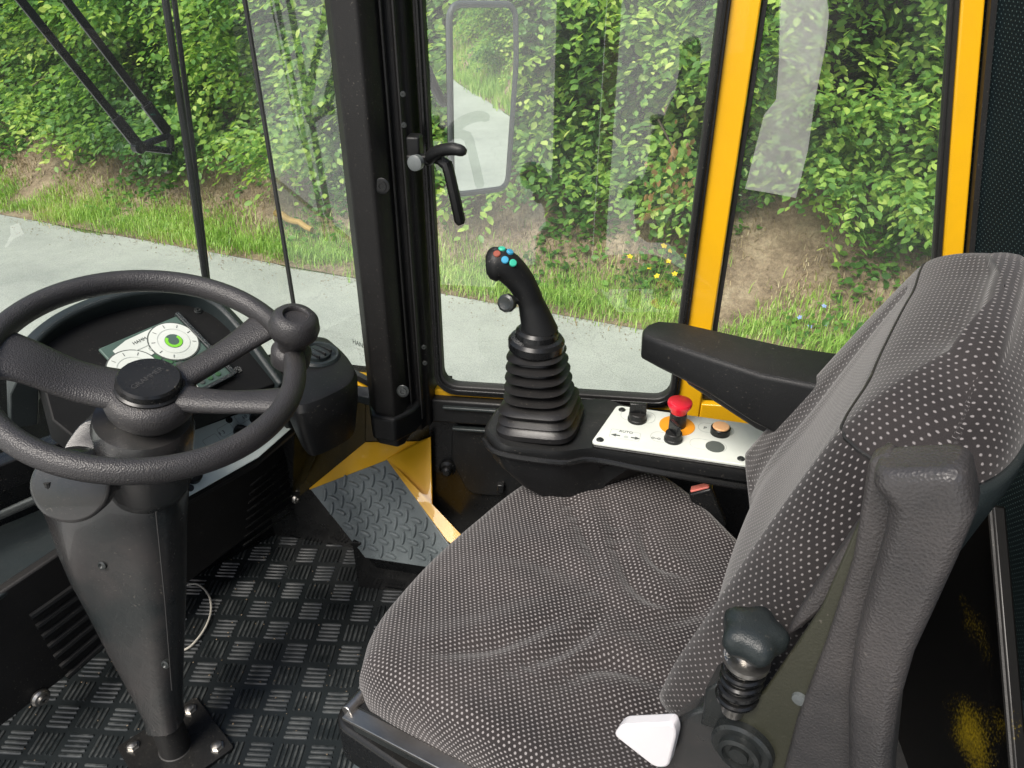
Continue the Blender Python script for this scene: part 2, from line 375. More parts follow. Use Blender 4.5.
# front pillar (moulded trim), plan polygon swept upwards
plan = [(-.405, 1.24), (-.395, 1.125), (-.378, 1.100), (-.341, 1.092), (-.330, 1.105), (-.326, 1.135), (-.318, 1.150), (-.309, 1.150), (-.304, 1.165), (-.296, 1.168), (-.290, 1.24)]
g = G(); g.prism([(x, y, .44) for x, y in plan], (0, 0, 1.5)); pil = g.build('front_pillar', 'pillar', cab, .004, 3)
g = G()
g.box((-.321, 1.139, 1.15), (.0018, 0, 0), (0, .006, 0), (0, 0, .68)); g.box((-.306, 1.15, 1.15), (.0018, 0, 0), (0, .006, 0), (0, 0, .68))
g.build('seal_strip', 'rubber', pil, .001)
bolt(P(382, 186, y=1.098), (-.05, -1, .1), .012, pil, 'screw', 'blackgloss', .003)
bolt(P(403, 391, y=1.090), (0, -1, .2), .011, pil, 'screw', 'darkmetal', .004)
for q in ((403, 94), (404, 125), (424, 347), (425, 363)): bolt(P(*q, y=1.128), (0, -1, 0), .0042, pil, 'screw', 'darkmetal', .003)
# lower pillar cover
pl = [P(330, 392, y=1.13), P(372, 372, y=1.10), P(392, 372, y=1.09), P(432, 384, y=1.15), P(433, 438, y=1.17), P(418, 443, y=1.18), P(402, 441, y=1.16), P(398, 405, y=1.11), P(378, 402, y=1.10), P(374, 392, y=1.1)]
lower = [(-.402, 1.14), (-.383, 1.088), (-.340, 1.082), (-.312, 1.12), (-.298, 1.19), (-.298, 1.24), (-.40, 1.24)]
g = G(); g.prism([(x, y, .457) for x, y in lower], (0, 0, .05)); g.build('pillar_foot', 'black', cab, .006, 3)

# yellow side frame: posts and sills
g = G(); g.box((.174, YW+.022, 1.15), (.0215, 0, 0), (0, .022, 0), (0, 0, .70)); g.build('door_post', 'yellow', cab, .003)
g = G(); g.box((-.060, YW+.010, .466), (.250, 0, 0), (0, .009, 0), (0, 0, .034)); g.build('window_sill', 'yellow', cab, .002)
g = G(); g.box((.44, YW+.022, .470), (.244, 0, 0), (0, .022, 0), (0, 0, .036)); g.build('window_sill', 'yellow', cab, .002)
def zx(px, py, y=YW): p = P(px, py, y=y); return p
a0, a1 = P(962, 0, y=YW), P(944, 250, y=YW); dx = (a1-a0).x/(a1-a0).z
def slant(x0, z): return x0+dx*(z-1.16)
x0 = a0.x
g = G(); g.prism([(slant(x0, .43), YW, .43), (slant(x0, 1.85), YW, 1.85), (slant(x0, 1.85)+.030, YW, 1.85), (slant(x0, .43)+.030, YW, .43)], (0, .045, 0)); g.build('rear_post', 'yellow', cab, .003)
g = G(); g.prism([(slant(x0, .50)-.006, YW+.004, .50), (slant(x0, 1.85)-.006, YW+.004, 1.85), (slant(x0, 1.85)-.001, YW+.004, 1.85), (slant(x0, .50)-.001, YW+.004, .50)], (0, .03, 0)); g.build('seal_strip', 'rubber', cab)
# opening side window: black rounded frame with pane
def ringframe(name, outer, inner, vec, mat, parent, bevel=.002):
    g = G(); n = len(outer); o1 = [g.bm.verts.new(V(p)) for p in outer]; i1 = [g.bm.verts.new(V(p)) for p in inner]
    o2 = [g.bm.verts.new(V(p)+V(vec)) for p in outer]; i2 = [g.bm.verts.new(V(p)+V(vec)) for p in inner]
    for i in range(n):
        j = (i+1) % n
        for q in ((o1[i], o1[j], i1[j], i1[i]), (o2[i], i2[i], i2[j], o2[j]), (o1[i], o2[i], o2[j], o1[j]), (i1[i], i1[j], i2[j], i2[i])): g.bm.faces.new(q)
    return g.build(name, mat, parent, bevel)
zb, zt = .517, 1.80
xl, xr = -.278, .142
cx, cz, hw, hh = (xl+xr)/2, (zb+zt)/2, (xr-xl)/2, (zt-zb)/2
sw = ringframe('side_window', rrect((cx, YW-.010, cz), (1, 0, 0), UP, hw+.012, hh+.020, .04), rrect((cx, YW-.010, cz), (1, 0, 0), UP, hw-.004, hh, .028), (0, .022, 0), 'rubber', cab)
ringframe('inner_seal', rrect((cx, YW-.0155, cz), (1, 0, 0), UP, hw+.0065, hh+.012, .036), rrect((cx, YW-.0155, cz), (1, 0, 0), UP, hw+.001, hh+.005, .032), (0, .005, 0), 'blackgloss', sw, .0015)
g = G(); g.face(rrect((cx, YW+.003, cz), (1, 0, 0), UP, hw, hh+.004, .03)[::-1]); g.build('pane', 'glass', sw)
# fixed rear side window
rw = G(); q = [(.199, YW+.012, .510), (slant(x0, .51)-.004, YW+.012, .510), (slant(x0, 1.8)-.004, YW+.012, 1.80), (.199, YW+.012, 1.80)]
qi = [(.206, YW+.012, .520), (slant(x0, .52)-.010, YW+.012, .520), (slant(x0, 1.79)-.010, YW+.012, 1.79), (.206, YW+.012, 1.79)]
rw = ringframe('rear_side_window', q, qi, (0, .012, 0), 'rubber', cab, .001)
g = G(); g.face([(.2, YW+.019, .512), (.2, YW+.019, 1.80), (slant(x0, 1.8)-.005, YW+.019, 1.80), (slant(x0, .51)-.005, YW+.019, .512)]); g.build('pane', 'glass', rw)

# bright reflection in the rear side window, painted as a pale translucent strip
fm = bpy.data.materials.new('translucent painted reflection'); fm.use_nodes = True; fn_ = fm.node_tree; fn_.nodes.clear()
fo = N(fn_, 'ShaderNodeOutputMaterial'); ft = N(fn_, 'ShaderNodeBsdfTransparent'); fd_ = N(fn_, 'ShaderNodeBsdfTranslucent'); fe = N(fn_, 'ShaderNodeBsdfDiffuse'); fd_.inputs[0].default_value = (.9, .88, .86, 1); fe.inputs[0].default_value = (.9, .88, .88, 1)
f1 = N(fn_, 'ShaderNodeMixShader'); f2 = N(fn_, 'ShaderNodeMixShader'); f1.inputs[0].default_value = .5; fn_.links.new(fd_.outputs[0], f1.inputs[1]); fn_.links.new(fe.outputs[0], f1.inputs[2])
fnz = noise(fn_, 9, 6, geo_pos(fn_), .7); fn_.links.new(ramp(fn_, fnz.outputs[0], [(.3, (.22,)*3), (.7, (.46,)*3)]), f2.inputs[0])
fn_.links.new(ft.outputs[0], f2.inputs[1]); fn_.links.new(f1.outputs[0], f2.inputs[2]); fn_.links.new(f2.outputs[0], fo.inputs[0]); M['glare'] = fm
g = G(); g.face([P(*q, y=YW+.0175) for q in ((782, -40), (822, -40), (829, 14), (826, 45), (815, 100), (808, 150), (796, 198), (770, 193), (745, 189), (755, 150), (764, 115), (776, 100), (779, 60))]); fm_o = g.build('painted_reflection', 'glare', rw)
# body wall below the window
g = G(); g.box((.18, YW+.012, .218), (.49, 0, 0), (0, .012, 0), (0, 0, .222)); wall = g.build('lower_side_panel', 'blackgloss', cab, .003)
g = G(); g.prism(roundpoly([(-.262, YW-.006, .425), (-.268, YW-.006, .345), (-.235, YW-.006, .262), (.10, YW-.006, .262), (.10, YW-.006, .425)], .02), (0, .008, 0)); g.build('storage_pocket', 'black', wall, .003)
g = G(); g.box((-.07, YW-.002, .464), (.232, 0, 0), (0, .016, 0), (0, 0, .025)); g.build('upper_rail', 'black', wall, .004)
g = G(); g.box((-.08, YW-.020, .476), (.195, 0, 0), (0, .005, 0), (0, 0, .003)); g.box((-.07, YW-.012, .425), (.19, 0, 0), (0, .006, 0), (0, 0, .003)); g.build('pocket_ridge', 'teal', wall, .002)
kb = P(447, 470, y=YW-.01)
g = G(); g.lathe([(.017, 0), (.017, .006), (.011, .009), (.010, .018), (.006, .021), (0, .021)], kb+V((0, .010, 0)), (0, -1, 0), 20); g.build('round_catch', 'blackgloss', wall)
g = G(); g.box(P(501, 487, y=YW-.01), (.007, 0, 0), (0, .008, 0), (0, 0, .010)); g.build('latch_stud', 'blackgloss', wall, .002)

# window handle
hd = P(424, 158, y=1.150)
han = G(); han.box(P(415, 146, y=1.140), (.010, 0, 0), (0, .014, 0), (0, 0, .016)); han.box(P(419, 159, y=1.130), (.018, 0, 0), (0, .008, 0), (0, 0, .007)); han = han.build('window_handle', 'black', sw, .003)
g = G(); g.lathe([(.008, 0), (.0115, .002), (.0115, .012), (.007, .014), (0, .014)], P(418, 162, y=1.118), (-.25, -1, .1), 20); g.build('pivot_bolt', 'frame_grey', han)
g = G(); g.tube(spline([P(427, 162, y=1.14), P(437, 152, y=1.11), P(452, 149, y=1.095), P(466, 152, y=1.09)], 6), [.006, .008, .009, .010, .010, .010, .0095, .009, .009, .009, .009, .009, .009, .009, .0085, .0085, .008, .007, .004], 12); g.build('grip', 'black', han)
g = G(); g.tube([P(428, 158, y=1.135), P(440, 160, y=1.12), P(447, 165, y=1.115), P(449, 172, y=1.112), P(455, 198, y=1.110), P(460, 221, y=1.108), P(461, 224, y=1.108)], [.006, .008, .009, .0085, .0085, .0085, .006], 8); g.build('lever', 'black', han)

# windscreen corner and front panes
SM = P(293, 300, y=1.34); SM.z = 0; SEAM = V((SM.x, SM.y, 0)); PILC = V((-.402, 1.205, 0))
cn = (PILC-SEAM).normalized()
def pane(a, b, z0, z1, nm, par):
    g = G(); g.face([(a.x, a.y, z0), (b.x, b.y, z0), (b.x, b.y, z1), (a.x, a.y, z1)]); return g.build(nm, 'glass', par)
fr = G(); fr.box((SEAM.x, SEAM.y, 1.17), E1*.0022, FW*.004, UP*.66); fr = fr.build('windscreen', 'rubber', cab)
pane(SEAM+cn*.003, PILC, .50, 1.83, 'corner_pane', fr)
WD = V((.632, .775, 0)); LEFT = SEAM-WD*1.5; WNRM = V((-.775, .632, 0))
pane(LEFT, SEAM-WD*.003, .50, 1.83, 'front_pane', fr)
mid = (SEAM+PILC)/2; cnn = V((cn.y, -cn.x, 0))
g = G(); g.box((mid.x, mid.y, .496), cn*.13, cnn*.006, UP*.006); g.build('glass_seal', 'rubber', fr)
g = G(); g.box(V((mid.x, mid.y, .472))-cnn*.012, cn*.14, cnn*.02, UP*.013); g.build('window_sill', 'yellow', cab, .002)
lm = (LEFT+SEAM)/2
g = G(); g.box((lm.x, lm.y, .47), WD*.75, WNRM*.02, UP*.025); g.build('window_sill', 'blackgloss', cab, .003)
g = G(); g.box((lm.x-.06, lm.y+.05, .22), WD*.75, WNRM*.012, UP*.22); g.build('front_wall', 'blackgloss', cab, .003)
# sticker print in the corner of the glass
tp = P(362, 347, y=1.225)
sp = PP(363, 346, PILC+V((0, 0, .6))-cnn*0, cnn)+(-ray(363, 346)).normalized()*.004
text('HANSA G', sp, cn, UP, .014, 'ink', fr)
for k, s in enumerate(('SAFETY GLASS', 'AS 2  43R', 'E1  0045')):
    text(s, sp-UP*(.012+.009*k), cn, UP, .007, 'inkline', fr)

# dark corner panels between dashboard and pillar, yellow flange and step
W0, W1 = P(365, 442, y=1.22), P(418, 441, y=1.22)
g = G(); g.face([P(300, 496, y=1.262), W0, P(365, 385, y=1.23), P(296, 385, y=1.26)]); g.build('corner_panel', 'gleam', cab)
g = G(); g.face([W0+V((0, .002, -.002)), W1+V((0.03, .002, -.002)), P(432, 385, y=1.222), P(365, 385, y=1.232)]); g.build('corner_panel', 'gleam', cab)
ledge = [P(338, 383, z=.495), P(375, 387, z=.495), P(384, 397, z=.49), P(386, 403, z=.485), P(346, 392, z=.485), P(320, 400, z=.485)]
g = G(); g.prism(ledge, (0, 0, -.018)); g.build('front_ledge', 'teal', cab, .003)
p1, p2, p3 = P(309, 488, z=.20), P(386, 458, z=.32), P(452, 549, z=.20)
pn = (p2-p1).cross(p3-p1).normalized(); pn = pn if pn.z > 0 else -pn
def T(px, py, h=0): return PP(px, py, p1+pn*h, pn)
fl = [P(309, 488, z=.203), W0, W1, T(386, 458, .003)]
g = G(); g.prism(fl, (0, 0, -.006)); g.build('yellow_flange', 'yellow', cab, .001)
g = G(); g.prism([T(386, 459, .004), W1+V((.001, -.001, 0)), P(430, 437, y=1.178), P(432, 505, y=1.178), P(455, 530, y=1.172), T(466, 541, .006), T(461, 551, .004), T(447, 541, .004)], pn*-.004); g.build('yellow_flange', 'yellow', cab, .001)
g = G(); g.face([(-.75, 1.30, 0), (-.27, 1.255, 0), (-.27, 1.255, .50), (-.75, 1.30, .50)]); g.build('corner_backing', 'blackgloss', cab)

# step with embossed tread
step = thing('tread_step', 'dark sloping footrest with raised lozenge tread beside the yellow flange', 'footrest', T(380, 520))
plate = [T(309, 488), T(386, 458), T(470, 574), T(365, 558)]
g = G(); g.prism(plate, pn*-.008); g.build('tread_plate', 'tread', step, .002)
g = G(); g.prism([plate[0]-pn*.004, plate[3]-pn*.004, plate[3]-UP*.035+V((.02, .01, 0)), plate[0]-UP*.035+V((.02, .0, 0))], pn*-.006); g.prism([plate[3]-pn*.004, plate[2]-pn*.004, plate[2]-UP*.035+V((0, .01, 0)), plate[3]-UP*.035+V((0.02, .01, 0))], pn*-.006); g.box((-.38, 1.19, .07), (.10, 0, 0), (0, .03, 0), (0, 0, .066)); g.build('side_skirt', 'blackgloss', step, .001)
g = G(); u0 = (plate[1]-plate[0]).normalized(); u1 = pn.cross(u0)
if u1.dot(plate[3]-plate[0]) < 0: u1 = -u1
ux = (V((.93, -.36, 0))-pn*V((.93, -.36, 0)).dot(pn)).normalized(); uy = pn.cross(ux)
def inside(p, poly, m=.012):
    c = sum((q for q in poly), V())/len(poly)
    for i in range(len(poly)):
        a, b = poly[i], poly[(i+1) % len(poly)]; e = (b-a).normalized(); nn = pn.cross(e)
        if nn.dot(c-a) < 0: nn = -nn
        if nn.dot(p-a) < m: return False
    return True
pit = .0235
for i in range(-20, 21):
    for j in range(-20, 21):
        p = plate[0]+ux*(i*pit)+uy*(j*pit)
        if not inside(p, plate): continue
        d = ux if (i+j) % 2 else uy; w = pn.cross(d); L, Wd, Hh = .0150, .0052, .0060
        ring0 = [p+d*L*math.cos(a)+w*Wd*math.sin(a)*(1 if True else 1) for a in (2*math.pi*k/12 for k in range(12))]
        ring1 = [p+pn*Hh*.8+d*L*.9*math.cos(a)+w*Wd*.78*math.sin(a) for a in (2*math.pi*k/12 for k in range(12))]
        ring2 = [p+pn*Hh+d*L*.5*math.cos(a)+w*Wd*.25*math.sin(a) for a in (2*math.pi*k/12 for k in range(12))]
        g.loft([ring0, ring1, ring2])
g.build('tread_pattern', 'tread', step)

# rear wall cloth panel and blotched lower panel
def gridface(name, c00, c10, c11, c01, nu, nv, mat, parent, su, sv):
    c00, c10, c11, c01 = map(np.array, map(tuple, (c00, c10, c11, c01)))
    vs, uv, fs = [], [], []
    for j in range(nv+1):
        for i in range(nu+1):
            a, b = i/nu, j/nv
            vs.append((c00*(1-a)+c10*a)*(1-b)+(c01*(1-a)+c11*a)*b); uv.append((a*su, b*sv))
    for j in range(nv):
        for i in range(nu): k = j*(nu+1)+i; fs.append((k, k+1, k+nu+2, k+nu+1))
    return raw(name, vs, fs, mat, parent, uv)
bA = V((slant(x0, .1)+.033, YW+.03, .1)); bB = V((slant(x0, 1.85)+.033, YW+.03, 1.85)); back = V((.22, -1.0, 0)).normalized()*1.25
gridface('rear_wall_lining', bA, bA+back, bB+back, bB, 4, 4, 'wallfabric', cab, 1.25, 1.79)
g = G(); g.box((bA+bB)/2+back*.03+V((-.005, .0, 0)), (bB-bA)*.5, V((.004, 0, 0)), V((0, .006, 0))); g.build('seal_strip', 'rubber', cab)
qx = .60
g = G(); g.prism([P(840, 560, x=qx-.05), P(915, 500, x=qx), P(992, 505, x=qx), P(1014, 768, x=qx), P(1016, 900, x=qx), P(820, 900, x=qx-.05)], (.02, 0, 0)); g.build('rear_lower_panel', 'blotches', cab, .004)
g = G(); g.tube([P(990, 505, x=qx-.01), P(1012, 768, x=qx-.01)], .004, 8); g.build('panel_edge_strip', 'rubber', cab)

# ---------------------------------------------------------------- floor mat
MB = G(); ang = R(4)
mu, mv = V((math.cos(ang), math.sin(ang), 0)), V((-math.sin(ang), math.cos(ang), 0))
tile = .0545; bw, bl = .0036, .0215
for i in range(-26, 10):
    for j in range(-2, 28):
        c = V((-.45, .6, .0045))+mu*(i*tile+.25)+mv*((j-8)*tile)
        if not (-1.15 < c.x < .1 and .25 < c.y < 1.33): continue
        if (c.x > -.30 and c.y > 1.0) or (c.y > 1.2 and c.x < -.85): continue
        d, w = (mu, mv) if (i+j) % 2 else (mv, mu)
        for k in range(5):
            p = c+w*((k-2)*.0096)+V((0, 0, 0)); L = bl*random.uniform(.94, 1.03)
            MB.loft([[p+d*sx*L+w*sy*bw for sx, sy in ((1, .6), (1, -.6), (.85, -1), (-.85, -1), (-1, -.6), (-1, .6), (-.85, 1), (.85, 1))],
                     [p+V((0, 0, .0024))+d*sx*L*.95+w*sy*bw*.45 for sx, sy in ((1, .6), (1, -.6), (.85, -1), (-.85, -1), (-1, -.6), (-1, .6), (-.85, 1), (.85, 1))]])
MB.box((-.45, .76, .001), (.72, 0, 0), (0, .58, 0), (0, 0, .0035))
mt = MB.build('floor_mat', 'mat', None); tag(mt, 'black rubber floor mat with blocks of five raised bars', 'floor mat')

m_ = 420; p_ = np.stack([rng.uniform(-1.1, .0, m_), rng.uniform(.4, 1.25, m_), np.full(m_, .0075)], 1); oct_ = np.array([(1, 0, 0), (0, 1, 0), (-1, 0, 0), (0, -1, 0), (0, 0, .7)])
v = p_[:, None]+oct_[None]*(rng.uniform(.0006, .0020, m_)**1.0)[:, None, None]*rng.uniform(.5, 1.5, (m_, 5, 1)); f = (np.array([(0, 1, 4), (1, 2, 4), (2, 3, 4), (3, 0, 4)])[None]+(np.arange(m_)*5)[:, None, None]).reshape(-1, 3)
o = raw('floor_grit', v.reshape(-1, 3), f, 'soil', None, smooth=False); tag(o, 'tiny crumbs of dirt lying on the floor mat', 'grit', kind='stuff')
# ---------------------------------------------------------------- dashboard
fz = .69
TL, TR = P(98, 351, z=fz), P(176, 318, z=fz)
tilt = R(31.5); E2 = -FW*math.cos(tilt)-UP*math.sin(tilt); FN = E1.cross(E2); FN = FN if FN.z > 0 else -FN
def D(px, py, h=0): return PP(px, py, TL+FN*h, FN)
dash = thing('dashboard', 'black dashboard with instrument cluster, white switch plate and round air vent', 'dashboard', S(.75, .8, .3))
out = [D(34, 352), D(60, 328), D(98, 309), D(140, 298), D(183, 297), D(212, 308), D(236, 332), D(276, 384), D(228, 402), D(150, 432), D(92, 452), D(52, 420)]
g = G(); g.prism(out, -FN*.05); face = g.build('instrument_fascia', 'fascia', dash, .003)
hoodc = spline([D(36, 372, .008), D(34, 350, .016), D(60, 324, .022), D(98, 305, .026), D(140, 294, .028), D(183, 293, .026), D(214, 305, .022), D(240, 332, .016), D(262, 362, .010), D(279, 385, .006)], 6)
g = G(); rings = []
for i, p in enumerate(hoodc):
    t = (hoodc[min(i+1, len(hoodc)-1)]-hoodc[max(i-1, 0)]).normalized(); o_ = t.cross(FN).normalized()
    c = D(150, 365)
    if o_.dot(p-c) < 0: o_ = -o_
    k = .020
    rings.append([p-o_*.004-FN*.03, p+FN*.0, p+o_*.006+FN*.003, p+o_*k-FN*.004, p+o_*(k+.012)-FN*.05, p+o_*(k+.012)-FN*.14, p-o_*.004-FN*.14])
g.loft(rings); g.build('hood', 'teal', dash, .002)
# display
BR, BL = TR+E2*.1405, TL+E2*.1405
dw = (TR-TL).length; dh = .1405
g = G(); g.prism([TL, TR, BR, BL], FN*.006); disp = g.build('instrument_display', 'board', face, .002)
g = G(); g.box((TR+BR)/2+FN*.005+E1*.002, E1*.0035, E2*dh*.52, FN*.006); g.box((BL+BR)/2+FN*.004, E1*dw*.5, E2*.0035, FN*.005); g.build('display_rim', 'teal', disp, .001)
def DD(u, v, h): return TL+E1*(u*dw)+E2*(v*dh)+FN*h
def disc(c, r, mat, par, name, a0=0, a1=2*math.pi, r0=0, n=40):
    g = G(); o_ = arc(c, E1, E2, r, a0, a1, n)
    if r0:
        i_ = arc(c, E1, E2, r0, a0, a1, n)
        for k in range(n): g.face([o_[k], o_[k+1], i_[k+1], i_[k]])
    else: g.face(o_[:-1] if a1-a0 > 6.2 else o_+[V(c)])
    return g.build(name, mat, par)
g = G(); g.face([DD(.10, .10, .0072), DD(.30, .045, .0072), DD(.70, .03, .0072), DD(.72, .16, .0072), DD(.66, .30, .0072), DD(.30, .36, .0072), DD(.10, .28, .0072)]); g.build('title_field', 'white', disp)
disc(DD(.13, .42, .0078), dw*.285, 'ink', disp, 'dial_border'); dl = disc(DD(.13, .42, .0084), dw*.27, 'white', disp, 'left_dial')
disc(DD(.13, .42, .0089), dw*.175, 'inkline', dl, 'dial_ring', r0=dw*.17); disc(DD(.13, .42, .0089), dw*.10, 'board', dl, 'dial_centre')
disc(DD(.73, .30, .0078), dw*.285, 'ink', disp, 'dial_border'); dr = disc(DD(.73, .30, .0084), dw*.27, 'white', disp, 'right_dial')
disc(DD(.73, .30, .0089), dw*.18, 'inkline', dr, 'dial_ring', r0=dw*.175); disc(DD(.73, .30, .0089), dw*.10, 'board', dr, 'dial_centre'); disc(DD(.73, .30, .0092), dw*.095, 'lime', dr, 'lime_arc', r0=dw*.06, a0=-.5, a1=4.2)
for cu_, cv_, par in ((.13, .42, dl), (.73, .30, dr)):
    g = G()
    for k in range(8):
        a = 2.2+k*.66; dd_ = E1*math.cos(a)+E2*math.sin(a); g.box(DD(cu_, cv_, .009)+dd_*dw*.225, dd_*dw*.022, dd_.cross(FN)*.0004, FN*.0001)
    g.build('tick_marks', 'ink', par)
text('HAMM', DD(.42, .12, .0076), E1, -E2, .008, 'ink', disp)
g = G(); g.box(DD(.60, .14, .0075), E1*.012, E2*.0005, FN*.0001); g.box(DD(.42, .215, .0078), E1*.022, E2*.0004, FN*.0001); g.build('fine_print', 'inkline', disp)
text('0.013', DD(.50, .27, .0078), E1, -E2, .009, 'inkline', disp)
for i in range(3):
    for j in range(3):
        g = G(); g.prism(rrect(DD(.44+i*.075, .40+j*.10, .0062), E1, E2, .0042, .0056, .001), FN*.0012); g.build('indicator_lamp', ('green', 'ink', 'green')[(i+j) % 3], disp)
g = G(); g.prism([DD(.28, .78, .006), DD(.56, .78, .006), DD(.56, .965, .006), DD(.28, .965, .006)], FN*.0016); kp = g.build('key_label', 'white', disp)
g = G()
for k in range(1, 4): g.box(DD(.28+.07*k, .87, .0079), E1*.0003, E2*.012, FN*.0001)
g.box(DD(.42, .87, .0079), E1*.018, E2*.0003, FN*.0001); g.build('key_lines', 'inkline', kp)
for i in range(3):
    for j in range(2):
        g = G(); g.lathe([(.0042, 0), (.0042, .0015), (.0025, .0018), (0, .0018)], DD(.64+i*.11, .80+j*.11, .006), FN, 16); kk = g.build('key', 'green' if i else 'ink', disp)
for q in ((75, 363), (198, 311), (238, 370)): bolt(D(*q, 0), FN, .0065, face, 'screw', 'darkmetal', .004)

# right pod with round vent
podz = .635
pod = roundpoly([P(*q, z=podz) for q in ((282, 352), (300, 334), (325, 333), (347, 352), (358, 369), (352, 384), (320, 400), (296, 408), (280, 390))], .03, 4)
cpod = sum(pod, V())/len(pod)
g = G(); g.loft([[p-UP*.11+(cpod-p)*.22 for p in pod], [p-UP*.055+(cpod-p)*.05 for p in pod], [p-UP*.014 for p in pod], [p+(cpod-p)*.06-UP*.003 for p in pod], [p+(cpod-p)*.14 for p in pod]]); podo = g.build('vent_pod', 'black', dash)
vc = P(318, 357, z=podz+.001); vn = (UP+FW*-.15).normalized()
g = G(); g.lathe([(.036, 0), (.036, .005), (.033, .009), (.029, .009), (.027, .004), (.021, .004), (.020, .010), (.012, .012), (0, .012)], vc, vn, 36); vt = g.build('air_vent', 'teal', podo)
g = G()
for a in (-.013, 0, .013): g.box(vc+E1*a+vn*.011, E1*.0012, FW*.018, vn*.003)
g.build('vent_fin', 'blackgloss', vt, .0005)

# lower white switch plate
CT = R(38); C2 = -FW*math.cos(CT)-UP*math.sin(CT); CN = E1.cross(C2); CN = CN if CN.z > 0 else -CN
cp0 = P(183, 499, z=.47)
def Cc(px, py, h=0): return PP(px, py, cp0+CN*h, CN)
wpl = [Cc(120, 470), Cc(183, 499), Cc(262, 455), Cc(296, 420), Cc(262, 405), Cc(190, 428), Cc(130, 440)]
wpl = [Cc(126, 536), Cc(183, 500), Cc(258, 458), Cc(292, 428), Cc(266, 404), Cc(188, 433), Cc(100, 470)]
g = G(); g.prism(wpl, CN*.003); wp = g.build('switch_plate', 'plate', dash, .001)
bolt(Cc(190, 488, .003), CN, .006, wp, 'screw', 'darkmetal', .003); bolt(Cc(229, 420, .003), CN, .006, wp, 'screw', 'darkmetal', .003)
g = G(); g.lathe([(.013, 0), (.013, .012), (.011, .014), (0, .014)], Cc(193, 477, .003), CN, 24); g.build('rotary_knob', 'black', wp, .001)
for q in ((240, 432), (256, 419)):
    g = G(); c = Cc(*q, .003); g.lathe([(.0115, 0), (.0115, .006), (.0105, .008), (0, .008)], c, CN, 24); kk = g.build('rotary_knob', 'black', wp)
    g = G(); g.box(c+CN*.013, (E1*.7+C2*.7)*.010, (E1*.7-C2*.7)*.0025, CN*.008); g.build('knob_blade', 'black', kk, .001)
g = G()
for q in ((226, 430), (243, 417), (212, 441)):
    c = Cc(*q, .0033); r_ = rrect(c, E1, C2, .013, .009, .003, 3)
    for k in range(len(r_)):
        a, b = r_[k], r_[(k+1) % len(r_)]
        if (b-a).length > 1e-5: g.box((a+b)/2, (b-a)/2, (b-a).normalized().cross(CN)*.0003, CN*.0001)
g.build('printed_outline', 'inkline', wp)
text('F 3', Cc(222, 433, .0033), E1, -C2, .009, 'ink', wp); text('I 0', Cc(245, 417, .0033), E1, -C2, .008, 'ink', wp)

# body of the dashboard below
q0 = P(17, 715, z=.085)
def W(px, py, h=0): return PP(px, py, q0-FW*h, FW)
bl, br = W(-40, 758), W(300, 498)
wt = W(183, 503); wr = W(300, 435)
def onw(p, z): return V((p.x, p.y, z))
ztop = min(cp0.z, wt.z)
lft = W(0, 594)
lowp = [bl, W(300, 497), W(302, 425), W(262, 458), W(183, 503), W(100, 523), W(72, 545), W(-40, 620)]
g = G(); g.prism(lowp, FW*.02); fp = g.build('kick_panel', 'pillar', dash, .004)
sh = [W(-40, 620), W(72, 545), W(120, 512), W(120, 512)+FW*.16, W(-40, 620)+FW*.16]
zs = lft.z
def H_(px, py): return P(px, py, z=zs)
g = G(); g.prism([H_(-40, 622), H_(75, 543), H_(150, 492), H_(70, 455), H_(-60, 545)], (0, 0, -.012)); g.build('shelf', 'teal', dash, .004)
g = G(); g.prism([H_(-60, 548), H_(75, 458), H_(75, 458)+UP*.22+FW*.05, H_(-60, 548)+UP*.22+FW*.05], FW*.02); g.build('shelf_back', 'black', dash, .003)
g = G(); g.tube([P(2, 500, z=zs+.02), P(20, 492, z=zs+.03), P(48, 478, z=zs+.03)], .005, 10); g.build('grab_bar', 'darkmetal', dash)
g = G(); e1p = W(180, 590); 
for k in range(7):
    a = W(30+6.0*k, 617+10*k); b = W(84+5.0*k, 579+9.2*k)
    g.tube([a-FW*.001, b-FW*.001], .0062, 8)
g.build('louvre', 'black', fp)
g = G()
for k in range(8):
    b = W(291, 452+8.5*k); a = W(250-1.0*k, 486+8.5*k); g.tube([a-FW*.001, b-FW*.001], .0026, 8)
g.build('louvre', 'blackgloss', fp)
for q, r_ in (((40, 697), .016), ((296, 498), .013)):
    g = G(); c = W(*q, .002); g.lathe([(r_, 0), (r_, .004), (r_*.8, .008), (r_*.55, .009), (r_*.5, .014), (r_*.25, .014), (r_*.2, .009), (0, .009)], c, -FW, 24); g.build('bolt', 'steel', fp)
# right cheek of the dashboard, joining the wall
g = G(); ck = [W(300, 497), W(302, 425), W(302, 425)+FW*.05+UP*.06, P(348, 385, z=.57), P(345, 392, z=.5), P(330, 470, z=.25)]
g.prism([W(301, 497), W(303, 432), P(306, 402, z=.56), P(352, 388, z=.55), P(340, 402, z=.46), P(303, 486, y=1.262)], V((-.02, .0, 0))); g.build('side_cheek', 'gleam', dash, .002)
g = G(); g.prism([W(262, 458), W(302, 425), P(330, 398, z=.555), P(285, 392, z=.59), Cc(266, 404)-CN*.002, Cc(292, 428)-CN*.002], -CN*.03); g.build('switch_housing', 'black', dash, .003)
g = G(); g.prism([Cc(96, 474, -.004), Cc(128, 538, -.004), Cc(184, 503, -.004), Cc(260, 461, -.004), Cc(299, 428, -.004), Cc(280, 394, -.004), Cc(225, 406, -.004), Cc(150, 436, -.004)], -CN*.03); g.build('switch_housing', 'black', dash, .003)

